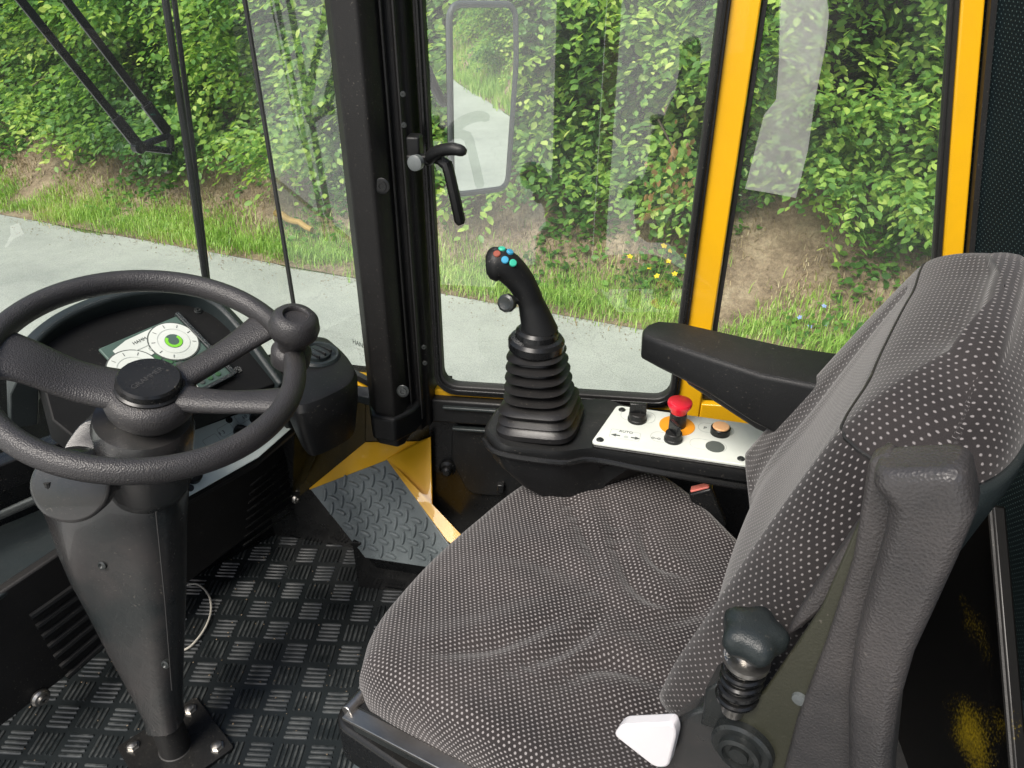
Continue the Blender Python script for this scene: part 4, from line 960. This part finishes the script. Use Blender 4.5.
# lumbar knob with coil spring
k0, k1 = PR(735, 702, .40), PR(752, 640, .40); ka = (k1-k0).normalized(); kl = (k1-k0).length
g = G(); hel = []
s_len = kl*.62; tu = E1; tv = ka.cross(E1)
for i in range(150):
    a = 2*math.pi*4.6*i/149; hel.append(k0+ka*(s_len*i/149+.004)+(tu*math.cos(a)+tv*math.sin(a))*.0130)
g.tube(hel, .0028, 8); spr = g.build('coil_spring', 'blackgloss', seat)
g = G(); g.tube([k0-ka*.01, k1], .0085, 14); g.lathe([(.0165, 0), (.0165, .004), (.012, .005)], k0+ka*(s_len+.004), ka, 24); g.build('spring_core', 'steel', seat)
g = G(); rings = []
for r_, h_ in ((.012, .0), (.0185, .002), (.0215, .008), (.0215, .016), (.018, .021), (.010, .0235)):
    rings.append([k1-ka*.006+ka*h_+(tu*math.cos(a)+tv*math.sin(a))*r_*(1+.10*math.cos(5*a)) for a in (2*math.pi*k/60 for k in range(60))])
g.loft(rings); g.build('adjuster_knob', 'teal', seat, angle=50)
g = G(); g.prism([PR(*q, RO+.004) for q in ((705, 690), (716, 684), (740, 712), (735, 735), (700, 725))], E1*.03); g.build('knob_bracket', 'darkmetal', seat, .002)

# armrest on the far side
rings = []
arm = [(.378, .012, .010, .765), (.370, .028, .019, .766), (.34, .036, .021, .768), (.27, .042, .026, .768), (.20, .048, .036, .768), (.14, .050, .045, .775), (.08, .050, .050, .785), (.02, .050, .052, .79), (-.04, .048, .05, .78)]
for f_, hw_, ht_, zt_ in arm: rings.append(rrect(S(f_, .905, zt_-ht_), E1, UP, hw_, ht_, min(.007, ht_*.9), 3))
g = G(); g.loft(rings); ar = g.build('armrest', 'black', seat, .002, angle=45)
g = G(); g.prism([S(.325, .885, .727), S(.30, .885, .705), S(.20, .885, .67), S(.12, .885, .66), S(.05, .885, .66), S(.05, .885, .73), S(.2, .885, .735)], E1*.045); g.build('armrest_bracket', 'rubber', ar, .004)

# seat belt buckle
bk_c = PR(701, 490, .915)
buckle = thing('seat_belt_buckle', 'black seat belt buckle with red button between cushion and console', 'belt buckle', bk_c-UP*.09)
bd = (PR(700, 487, .925)-PR(713, 520, .925)).normalized(); bx = (kx-bd*kx.dot(bd)).normalized(); by = bd.cross(bx)
g = G(); g.box(bk_c-bd*.030, bx*.018, by*.011, bd*.034); g.build('housing', 'blackgloss', buckle, .004, 3)
g = G(); g.box(bk_c+bd*.0045, bx*.014, by*.0075, bd*.002); g.build('release_button', 'pinkbtn', buckle, .001)
g = G(); g.box(bk_c-bd*.10, bx*.012, by*.002, bd*.04); g.build('stalk', 'darkmetal', buckle, .001)

# ---------------------------------------------------------------- exterior mirror
mc = P(480, 100, y=1.62)
inc = (mc-O).normalized(); tgt = V((.95, -.005, -.17)).normalized(); mn = (tgt-inc).normalized()
mir = thing('wing_mirror', 'tall rounded rear view mirror outside the right window', 'mirror', mc)
mo = roundpoly([PP(*q, mc, mn) for q in ((449, 4), (515, 4), (516, 60), (507, 188), (452, 195))], .03, 6)
mcen = sum(mo, V())/len(mo)
g = G(); g.face([p+(mcen-p)*.03+mn*.001 for p in mo]); g.build('mirror_glass', 'mirror', mir, smooth=False)
g = G(); g.tube(mo, .0065, 10, True); g.build('rim', 'frame_grey', mir)
g = G(); g.loft([[p-mn*.001 for p in mo], [p-mn*.02+(mcen-p)*.06 for p in mo], [p-mn*.035+(mcen-p)*.3 for p in mo]]); g.build('housing', 'black', mir)
g = G(); g.tube(spline([P(447, 100, y=1.66), P(440, 98, y=1.60), V((-.36, 1.42, 1.08)), V((-.40, 1.27, 1.08))], 6), .010, 10); g.build('mirror_arm', 'black', mir)

# ---------------------------------------------------------------- windscreen wiper
wo = SEAM+WNRM*.03
def WI(px, py, h=0): return PP(px, py, wo+WNRM*h, WNRM)
wip = thing('windscreen_wiper', 'black twin arm wiper with upright blade outside the windscreen', 'wiper', WI(205, 285))
g = G(); ba, bb = WI(164, -10), WI(206, 283)
g.tube([ba, WI(186, 140), bb], .0062, 8); g.tube([WI(173, -10, .012), WI(192, 140, .012), WI(208, 280, .012)], .0045, 8); g.tube([WI(175, -10, .02), WI(193, 140, .022), bb], .0018, 6); g.build('wiper_blade', 'rubber', wip)
for a, b in (((14, -8), (141, 149)), ((60, -8), (168, 133))):
    g = G(); A, Bq = WI(*a, .03), WI(*b, .03); d_ = (Bq-A).normalized(); g.box((A+Bq)/2, (Bq-A)/2, d_.cross(WNRM)*.0062, WNRM*.004); g.box(A+(Bq-A)*.88, (Bq-A)*.11, d_.cross(WNRM)*.0085, WNRM*.006); g.build('wiper_arm', 'blackgloss', wip, .001)
g = G()
A, Bq, Cq = WI(138, 147, .026), WI(170, 135, .026), WI(171, 151, .026)
for p, q, r_ in ((A, Bq, .006), (A, Cq, .006), (Bq, Cq, .007)): g.tube([p, q], r_, 8)
g.lathe([(.010, -.006), (.010, .008), (.006, .010), (0, .010)], A, -FW, 18); g.build('linkage_bracket', 'blackgloss', wip)

# ---------------------------------------------------------------- left door posts and an added dark reflection panel (behind the camera; seen only as reflection)
YL = -.30
def LX(px, py): p = P(px, py, y=2*YW-YL); return p.x, p.z
def post(name, px0, px1, mat):
    xa, xb = LX(px0, 60)[0], LX(px1, 60)[0]; g = G(); g.box(((xa+xb)/2, YL-.03, 1.0), ((xb-xa)/2, 0, 0), (0, .03, 0), (0, 0, 1.0)); return g.build(name, mat, cab, .004)
post('left_door_post', 555, 603, 'blackgloss'); post('left_door_post', 604, 618, 'yellow')
x1_, x2_ = LX(742, 60)[0], LX(990, 60)[0]
hole = [LX(*q) for q in ((782, -20), (828, 12), (816, 100), (797, 197), (745, 188), (764, 112), (780, 80))]
g = G(); zt_ = 1.95
g.face([(x1_, YL, .0), (LX(745, 188)[0], YL, LX(745, 188)[1]), (LX(764, 112)[0], YL, LX(764, 112)[1]), (LX(780, 80)[0], YL, LX(780, 80)[1]), (LX(782, -20)[0], YL, LX(782, -20)[1]), (x1_, YL, LX(782, -20)[1])])
g.face([(x1_, YL, 0), (x2_, YL, 0), (LX(797, 197)[0], YL, LX(797, 197)[1]), (LX(745, 188)[0], YL, LX(745, 188)[1])])
g.face([(x2_, YL, 0), (x2_, YL, LX(828, -20)[1]), (LX(828, 12)[0], YL, LX(828, -20)[1]), (LX(828, 12)[0], YL, LX(828, 12)[1]), (LX(816, 100)[0], YL, LX(816, 100)[1]), (LX(797, 197)[0], YL, LX(797, 197)[1])])
g.build('left_reflection_panel', 'blackgloss', cab)  # unseen dark panel, added with a gap that shapes the pane reflection

# ================================================================== OUTSIDE
GZ = -1.10
P0 = V((.29, 4.69, 0)); RW = V((-.963, .271, 0)).normalized(); RM = V((.271, .963, 0)).normalized()
def RO_(s, d, z=0): return P0+RW*s+RM*d+UP*(GZ+z)
g = G(); g.face([(-900, -900, GZ-.004), (900, -900, GZ-.004), (900, 900, GZ-.004), (-900, 900, GZ-.004)]); o = g.build('ground', 'ground', None); tag(o, kind='structure')
ns = 240; vs, fs = [], []
for i in range(ns+1):
    s = -60+130*i/ns; e = .05*math.sin(s*2.1)+.03*math.sin(s*5.7+1)
    vs += [tuple(RO_(s, -5.2, .001)), tuple(RO_(s, e+.02, .001))]
for i in range(ns): fs.append((2*i, 2*i+1, 2*i+3, 2*i+2))
o = raw('road', vs, fs, 'road', None, smooth=False); tag(o, kind='structure')
g = G(); g.face([RO_(-70, -5.25, .002), RO_(70, -5.25, .002), RO_(70, -60, .002), RO_(-70, -60, .002)]); o = g.build('reflector_yard', 'yard', None); tag(o, kind='structure')  # unseen pale yard, added to brighten the reflections in the side glass
# bank
def bankz(s, d):
    h = np.clip((d-.35)/1.6, 0, 1.6)
    slope = 1.0+.25*math.sin(s*.6)
    lo = .55 if s > 4 else .55+.25*min(1, (4-s)/5)
    z = lo*np.clip((d-.30)/.75, 0, 1)**1.15*1.0+slope*.75*np.clip((d-1.2), 0, 3)
    return z+.03*math.sin(s*3.1+d*4)*min(1, max(0, d-.3))
nu_, nv_ = 300, 34; vs, fs = [], []
for i in range(nu_+1):
    s = -45+95*i/nu_
    for j in range(nv_+1):
        d = .0+5.0*(j/nv_)**1.5
        vs.append(tuple(RO_(s, d, .006+bankz(s, d)+random.uniform(-.008, .008)*(d > .3))))
for i in range(nu_):
    for j in range(nv_): a = i*(nv_+1)+j; fs.append((a, a+1, a+nv_+2, a+nv_+1))
o = raw('bank', vs, fs, 'soil', None); tag(o, kind='structure')

# ---- leaf meshes (numpy)
LEAF = np.array([(0, 0, 0), (.34, .24, .05), (.70, .20, .04), (1, 0, -.06), (.70, -.20, .04), (.34, -.24, .05)], dtype=np.float32)
LF = np.array([(0, 3, 2, 1), (0, 5, 4, 3)])
def leaves(pos, dirv, nrmv, size):
    pos, dirv, nrmv = map(np.asarray, (pos, dirv, nrmv)); n = len(pos)
    dirv = dirv/np.linalg.norm(dirv, axis=1)[:, None]
    sd = np.cross(nrmv, dirv); sd /= np.linalg.norm(sd, axis=1)[:, None]+1e-9; nn = np.cross(dirv, sd)
    L = LEAF[None]*size[:, None, None]
    v = pos[:, None]+L[..., 0:1]*dirv[:, None]+L[..., 1:2]*sd[:, None]*1.25+L[..., 2:3]*nn[:, None]
    f = (LF[None]+(np.arange(n)*6)[:, None, None]).reshape(-1, 4)
    return v.reshape(-1, 3), f
def spray_cloud(nsp, centre_fn, lf=18, size=.085, facing=None, spread=.42, flat=.35):
    ps, ds, nns, ss = [], [], [], []
    for _ in range(nsp):
        c, outd = centre_fn()
        outd = np.array(outd)+rng.normal(0, .35, 3); outd /= np.linalg.norm(outd)
        outd[2] = outd[2]*.5-.12; outd /= np.linalg.norm(outd)
        up = np.array([0, 0, 1.])+rng.normal(0, flat, 3); sdv = np.cross(up, outd); sdv /= np.linalg.norm(sdv); up = np.cross(outd, sdv)
        m = lf; k = np.arange(m); t = (k+.5)/m; L = spread*rng.uniform(.7, 1.25)
        side_ = np.where(k % 2 == 0, 1., -1.)
        branch = np.abs(np.sin(k*1.7))*(1-t*.7)*L*.38
        p = np.array(c)+outd*(t[:, None]*L)+sdv*(side_*branch)[:, None]+np.array([0, 0, -1.])*((t**2)*L*.22)[:, None]+rng.normal(0, .012, (m, 3))
        d = outd[None]*rng.uniform(.5, 1., (m, 1))+sdv[None]*side_[:, None]*rng.uniform(.5, 1., (m, 1))+np.array([0, 0, -.25])+rng.normal(0, .12, (m, 3))
        nn = up[None]+rng.normal(0, .28, (m, 3))
        ps.append(p); ds.append(d); nns.append(nn); ss.append(size*rng.uniform(.40, 1.25, m)*(1-.25*t))
    return leaves(np.concatenate(ps), np.concatenate(ds), np.concatenate(nns), np.concatenate(ss))
mo_ = -np.array(RM)
def crown_mesh(name, nsp, rx, ry, z0, z1, size, lf=18, front=.75, matn='leaf'):
    cl = [(rng.uniform(-1, 1), rng.uniform(z0, z1), rng.uniform(.12, .42)) for _ in range(26)]   # hanging boughs
    def fn():
        if rng.random() < .45:
            bx_, bz_, bd_ = cl[rng.integers(len(cl))]
            a = bx_*rx+rng.normal(0, .16); z = bz_+rng.normal(0, .10); d = -ry*(1.0)-bd_*.35+rng.normal(0, .10)
            o_ = np.array(RW)*a*.3+mo_*1.0
        else:
            th_ = rng.uniform(0, 2*math.pi)
            if rng.random() < front: th_ = -math.pi/2+rng.normal(0, .65)
            z = rng.uniform(z0, z1)
            hgt = (z-z0)/(z1-z0); prof_ = math.sin(min(1, hgt*1.15+.25)*math.pi*.62+.25)
            rad_ = prof_*rng.uniform(.72, 1.08)
            a = math.cos(th_)*rx*rad_; d = math.sin(th_)*ry*rad_
            o_ = np.array(RW)*math.cos(th_)+np.array(RM)*math.sin(th_)
        c = np.array(RW)*a+np.array(RM)*d+np.array([0, 0, z])
        return c, o_
    v, f = spray_cloud(nsp, fn, lf, size)
    me_o = raw(name, v, f, matn, None, smooth=False); me = me_o.data; bpy.data.objects.remove(me_o); return me
def trunk_mesh(seed, h=4.2):
    rnd = random.Random(seed); g = G()
    p = [V((0, 0, -.3))]; 
    for k in range(7): p.append(p[-1]+V((rnd.uniform(-.07, .07), rnd.uniform(-.06, .06), h/7)))
    g.tube(p, [.075-.008*i for i in range(8)], 9)
    for k in range(22):
        b = p[rnd.randrange(1, 7)]; a = rnd.uniform(-2.6, -.5); L = rnd.uniform(.7, 1.3); dd_ = RW*math.cos(a)+RM*math.sin(a)
        g.tube([b, b+dd_*L*.4+UP*L*.22, b+dd_*L*.8+UP*L*.28, b+dd_*L+UP*L*.18], [.022, .015, .010, .004], 6)
    bmesh.ops.recalc_face_normals(g.bm, faces=g.bm.faces); me = bpy.data.meshes.new('trunk'); g.bm.to_mesh(me); g.bm.free(); me.materials.append(M['bark'])
    me.polygons.foreach_set('use_smooth', [True]*len(me.polygons)); return me
CR = [crown_mesh('crown', 1450, 1.05, .80, .05, 4.0, .080) for _ in range(4)]
TK = [trunk_mesh(i) for i in range(3)]
def tree(s, d, z, ci, ti, label, group=None, rz=0, sc_=(1, 1, 1)):
    base = RO_(s, d, z); t = thing('hornbeam_tree', label, 'tree', base, group)
    c = bpy.data.objects.new('crown', CR[ci]); col.objects.link(c); c.parent = t; c.scale = sc_
    k = bpy.data.objects.new('trunk', TK[ti]); col.objects.link(k); k.parent = t; k.rotation_euler.z = rz
    return t
lab = {6.6: 'leafy hornbeam tree at far left of the view, past the wiper arms', 5.5: 'leafy hornbeam tree behind the twin wiper arms', 4.4: 'hornbeam tree directly behind the upright wiper blade', 3.3: 'hornbeam tree seen between wiper blade and glass seam',
       2.2: 'hornbeam tree behind the corner glass next to the front pillar', 1.1: 'hornbeam tree hidden mostly behind the front pillar', 0.2: 'hornbeam tree behind the wing mirror', -.8: 'hornbeam tree behind the middle of the right window above the joystick',
       -1.9: 'hornbeam tree behind the yellow door post', -2.9: 'hornbeam tree with dense boughs in the rear side window'}
i = 0
for s, l in lab.items():
    tree(s, 1.75+.12*math.sin(s*2)+(.25 if s < -1 else 0), .60+.05*math.cos(s*3)+(.42 if s in (-1.9,) else 0)+(.20 if s in (-.8, .2, -2.9) else 0), i % 4, i % 3, l, 'hornbeam trees along the road', .4*i, (1+.08*math.sin(s), 1, 1)); i += 1
for s in (7.8, 9.2, 10.8, 12.6, -4.0, -5.2, -6.6, -8.2, -10, -12, -14.5, -17, -20, -24, -28):
    tree(s, 1.8, .5, i % 4, i % 3, 'hornbeam tree of the roadside row beyond the edges of the windows', 'hornbeam trees along the road', .4*i, (1.15 if abs(s) < 10 else 1.8, 1, 1.1)); i += 1
# second row, darker
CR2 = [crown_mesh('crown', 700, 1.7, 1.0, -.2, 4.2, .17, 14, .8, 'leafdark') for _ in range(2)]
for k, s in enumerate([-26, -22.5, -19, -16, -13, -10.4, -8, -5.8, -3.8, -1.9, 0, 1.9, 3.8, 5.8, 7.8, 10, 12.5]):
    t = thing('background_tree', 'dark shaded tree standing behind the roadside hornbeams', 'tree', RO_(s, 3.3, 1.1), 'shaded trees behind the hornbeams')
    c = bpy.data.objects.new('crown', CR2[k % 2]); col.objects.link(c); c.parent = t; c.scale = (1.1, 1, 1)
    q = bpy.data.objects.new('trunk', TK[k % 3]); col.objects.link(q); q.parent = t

# ---- grass and ground cover
def blades(n_, sfn, h0, h1, w0, curve=.35):
    s, d = sfn(n_); z = np.array([GZ+.006+bankz(a, b) for a, b in zip(s, d)])
    base = np.array(P0)[None]+np.array(RW)[None]*s[:, None]+np.array(RM)[None]*d[:, None]; base[:, 2] = z
    h = rng.uniform(h0, h1, n_); az = rng.uniform(0, 2*math.pi, n_); ln = np.stack([np.cos(az), np.sin(az), np.zeros(n_)], 1); sd = np.stack([-np.sin(az), np.cos(az), np.zeros(n_)], 1)
    w = w0*rng.uniform(.6, 1.3, n_); cv = rng.uniform(.1, 1, n_)*curve
    p1 = base+np.array([0, 0, 1])*(h*.55)[:, None]+ln*(h*cv*.3)[:, None]; p2 = base+np.array([0, 0, 1])*(h*(1-cv*.3))[:, None]+ln*(h*cv)[:, None]
    v = np.stack([base-sd*w[:, None], base+sd*w[:, None], p1+sd*w[:, None]*.7, p1-sd*w[:, None]*.7, p2+sd*w[:, None]*.08, p2-sd*w[:, None]*.08], 1).reshape(-1, 3)
    f = (np.array([(0, 1, 2, 3), (3, 2, 4, 5)])[None]+(np.arange(n_)*6)[:, None, None]).reshape(-1, 4); return v, f
def sf(s0, s1, dm, ds):
    def fn(n_):
        s = rng.uniform(s0, s1, n_*3); d = rng.normal(dm, ds, n_*3)
        pat = np.sin(s*1.9)+np.sin(s*4.7+1)+np.sin(s*9.3+d*8)+rng.normal(0, .7, n_*3); k = (d > -.08-.05*np.sin(s*4)) & (pat > -1.1)
        s, d = s[k][:n_], d[k][:n_]
        return s, d
    return fn
def mk(n_, fn, *a):
    s, d = fn(n_); return blades(len(s), lambda m: (s, d), *a)
v, f = mk(44000, sf(-5, 12, .28, .13), .03, .12, .0038, .8); o = raw('verge_grass', v, f, 'grass', None, smooth=False); tag(o, 'bright green grass strip along the far edge of the road', 'grass', kind='stuff')
v, f = mk(14000, sf(-40, -5, .3, .2), .08, .25, .012); o = raw('verge_grass', v, f, 'grass', None, smooth=False); tag(o, 'grass strip continuing behind the cab along the road', 'grass', kind='stuff')
v, f = mk(30000, sf(-5, 12, .75, .38), .02, .08, .0035, 1.6); o = raw('dry_litter', v, f, 'straw', None, smooth=False); tag(o, 'dry straw and dead stalks on the bare bank', 'dry grass', kind='stuff')
# stones and crumbs on the road edge
m_ = 3000; s_ = rng.uniform(-5, 12, m_); d_ = .06-np.abs(rng.normal(0, .16, m_)); p_ = np.array(P0)[None]+np.array(RW)[None]*s_[:, None]+np.array(RM)[None]*d_[:, None]; p_[:, 2] = GZ+.004
oct_ = np.array([(1, 0, 0), (0, 1, 0), (-1, 0, 0), (0, -1, 0), (0, 0, .8)]); r_ = rng.uniform(.002, .0065, m_); v = p_[:, None]+oct_[None]*r_[:, None, None]*rng.uniform(.6, 1.3, (m_, 5, 1))
f = (np.array([(0, 1, 4), (1, 2, 4), (2, 3, 4), (3, 0, 4)])[None]+(np.arange(m_)*5)[:, None, None]).reshape(-1, 3); o = raw('road_grit', v.reshape(-1, 3), f, 'soil', None, smooth=False); tag(o, 'small stones and crumbs scattered along the edge of the road', 'grit', kind='stuff')
# low undergrowth on the bank
def under(n_, s0, s1, dm, ds, size, fnp=None):
    s = rng.uniform(s0, s1, n_*3); d = rng.normal(dm, ds, n_*3); pat = np.sin(s*2.7+.6)+np.sin(s*6.1+d*5)+rng.normal(0, .35, n_*3); k = (pat > .45) & (d > .25); s, d = s[k][:n_], d[k][:n_]; m = len(s)
    z = np.array([GZ+.01+bankz(a, b) for a, b in zip(s, d)])+np.abs(rng.normal(0, .07, m))
    p = np.array(P0)[None]+np.array(RW)[None]*s[:, None]+np.array(RM)[None]*d[:, None]; p[:, 2] = z
    dv = rng.normal(0, 1, (m, 3)); dv[:, 2] *= .3; nn = np.array([0, -.5, 1.])[None]+rng.normal(0, .4, (m, 3)); return leaves(p, dv, nn, size*rng.uniform(.6, 1.2, m))
v, f = under(15000, -5, 12, 1.0, .28, .062); o = raw('undergrowth', v, f, 'bramble', None, smooth=False); tag(o, 'low ivy and bramble leaves creeping down the bank', 'undergrowth', kind='stuff')
# bushes standing in front of the hedge
def bush(s, d, w, h, n_, label, matn='bramble', size=.06):
    b = RO_(s, d, bankz(s, d)); n_ = int(n_)
    q = rng.normal(0, 1, (n_, 3)); q /= np.linalg.norm(q, axis=1)[:, None]; q *= rng.uniform(.55, 1.0, (n_, 1))*(1+.25*np.sin(q[:, :1]*7)); q[:, 2] = np.abs(q[:, 2])
    p = np.array(b)+q*np.array([w, w*.7, h]); t = thing('bush', label, 'bush', b)
    v, f = leaves(p, q+rng.normal(0, .5, (n_, 3)), np.array([0, -.3, 1.])+rng.normal(0, .5, (n_, 3)), size*rng.uniform(.6, 1.2, n_)); raw('foliage', v, f, matn, t, smooth=False)
    g = G()
    for k in range(6): a = random.uniform(0, 6.28); g.tube([b, b+V((math.cos(a)*w*.4, math.sin(a)*w*.3, h*.6))], [.008, .003], 5)
    g.build('stems', 'bark', t)
bush(*(-2.35, .95), .42, .50, 1500, 'rounded green bush low in the rear side window'); bush(-1.45, .85, .30, .22, 500, 'small pale bush on the bare bank beside the door post')
bush(-.35, 1.0, .45, .32, 1100, 'creeping bush right of the joystick below the hedge'); bush(.55, 1.05, .40, .40, 1100, 'bush below the wing mirror at the foot of the hedge')
bush(2.6, .95, .35, .45, 900, 'bush behind the glass seam at the foot of the hedge'); bush(-2.2, .25, .22, .16, 260, 'low bright weed clump near the road in the rear side window', 'grass', .07)
bush(4.9, 1.0, .45, .5, 1200, 'bush below the wiper bracket at the foot of the hedge')
# flowers
def flowers(s, d, n_, matn, name, label, w=.16, h=.28, fs_=.014):
    b = RO_(s, d, bankz(s, d)); t = thing(name, label, 'flowers', b); g = G(); hs = []
    for k in range(n_):
        q = V((random.gauss(0, w), random.gauss(0, w*.6), random.uniform(.5, 1)*h)); hs.append(b+q); g.tube([b+V((q.x*.3, q.y*.3, 0)), b+V((q.x*.8, q.y*.8, q.z*.6)), b+q], [.003, .002, .0015], 4)
    g.build('stems', 'grass', t)
    g = G()
    for p in hs:
        nn = V((random.gauss(0, .3), -.5, 1)).normalized(); u = nn.cross(V((1, 0, 0))).normalized(); w_ = nn.cross(u)
        for k in range(5):
            a = k*2*math.pi/5; dd_ = u*math.cos(a)+w_*math.sin(a); e = dd_.cross(nn)
            g.face([p, p+dd_*fs_+e*fs_*.55, p+dd_*fs_*1.7, p+dd_*fs_-e*fs_*.55])
    g.build('petals', matn, t, smooth=False)
    m_ = n_*14; q = rng.normal(0, 1, (m_, 3))*np.array([w, w*.6, h*.3])+np.array([0, 0, h*.4]); q[:, 2] = np.clip(q[:, 2], .01, h)
    v, f = leaves(np.array(b)+q, rng.normal(0, 1, (m_, 3)), np.array([0, -.3, 1.])+rng.normal(0, .4, (m_, 3)), .05*rng.uniform(.6, 1.2, m_)); raw('leaves', v, f, 'bramble', t, smooth=False)
yp = P(650, 276, y=5.05); sd_ = (yp-P0); flowers(sd_.dot(RW), .42, 9, 'petal', 'yellow_wildflower', 'yellow wildflowers at the foot of the bank left of the door post', .13, .34)
bp__ = P(808, 322, z=GZ+.1)-P0; flowers(bp__.dot(RW), .30, 6, 'bluepetal', 'blue_wildflower', 'pale blue wildflowers in the grass below the rear side window', .16, .2, .011)
# fallen poles
def pole(a, b, r_, label):
    g = G(); n = 6; pts = [a+(b-a)*k/n+V((0, 0, .012*math.sin(k*2))) for k in range(n+1)]; g.tube(pts, [r_*(1-.04*k) for k in range(n+1)], 10); o = g.build('fallen_pole', 'wood', None); tag(o, label, 'pole')
pole(P(638, 222, y=5.30), P(720, 178, y=5.25), .026, 'yellowish pole leaning in the hedge beside the black window frame')
pole(P(276, 213, y=6.0), P(312, 229, y=5.8), .030, 'short yellow pole lying on the bank behind the corner glass')
# withered hanging leaves
b = P(672, 170, y=5.1); t = thing('withered_branch', 'brown withered branch hanging over the leaning pole', 'branch', b)
n_ = 60; q = rng.normal(0, 1, (n_, 3))*np.array([.09, .05, .16]); v, f = leaves(np.array(b)+q, np.array([0, 0, -1.])+rng.normal(0, .3, (n_, 3)), rng.normal(0, 1, (n_, 3)), .06*rng.uniform(.6, 1.2, n_)); raw('leaves', v, f, 'deadleaf', t, smooth=False)
g = G(); g.tube([b+V((-.1, .3, .25)), b+V((0, .05, .12)), b+V((.01, 0, -.15))], [.008, .005, .002], 6); g.build('twig', 'bark', t)

# ================================================================== LIGHT
w = bpy.data.worlds.new('World'); sc.world = w; w.use_nodes = True; nt = w.node_tree
sky = nt.nodes.new('ShaderNodeTexSky'); sky.sky_type = 'NISHITA'; sky.sun_disc = False
SEL, SAZ = 52, 208                                       # sun behind the camera, slightly left
sky.sun_elevation = R(SEL); sky.sun_rotation = R(SAZ); sky.dust_density = 3.0; sky.air_density = 1.0; sky.ozone_density = .6
nt.links.new(sky.outputs[0], nt.nodes['Background'].inputs[0]); nt.nodes['Background'].inputs[1].default_value = .15
sd = bpy.data.lights.new('sun', 'SUN'); sd.energy = 5.0; sd.angle = R(28); sd.color = (1, .95, .88); so = bpy.data.objects.new('sun', sd); col.objects.link(so)
tos = V((math.sin(R(SAZ))*math.cos(R(SEL)), math.cos(R(SAZ))*math.cos(R(SEL)), math.sin(R(SEL))))
so.rotation_euler = tos.to_track_quat('Z', 'Y').to_euler(); so.location = (0, 0, 6)
sc.view_settings.view_transform = 'Standard'; sc.view_settings.look = 'None'; sc.view_settings.exposure = 0
sc.render.engine = 'CYCLES'
sc.cycles.max_bounces = 8; sc.cycles.transparent_max_bounces = 12
sc.render.resolution_x = 1024; sc.render.resolution_y = 768
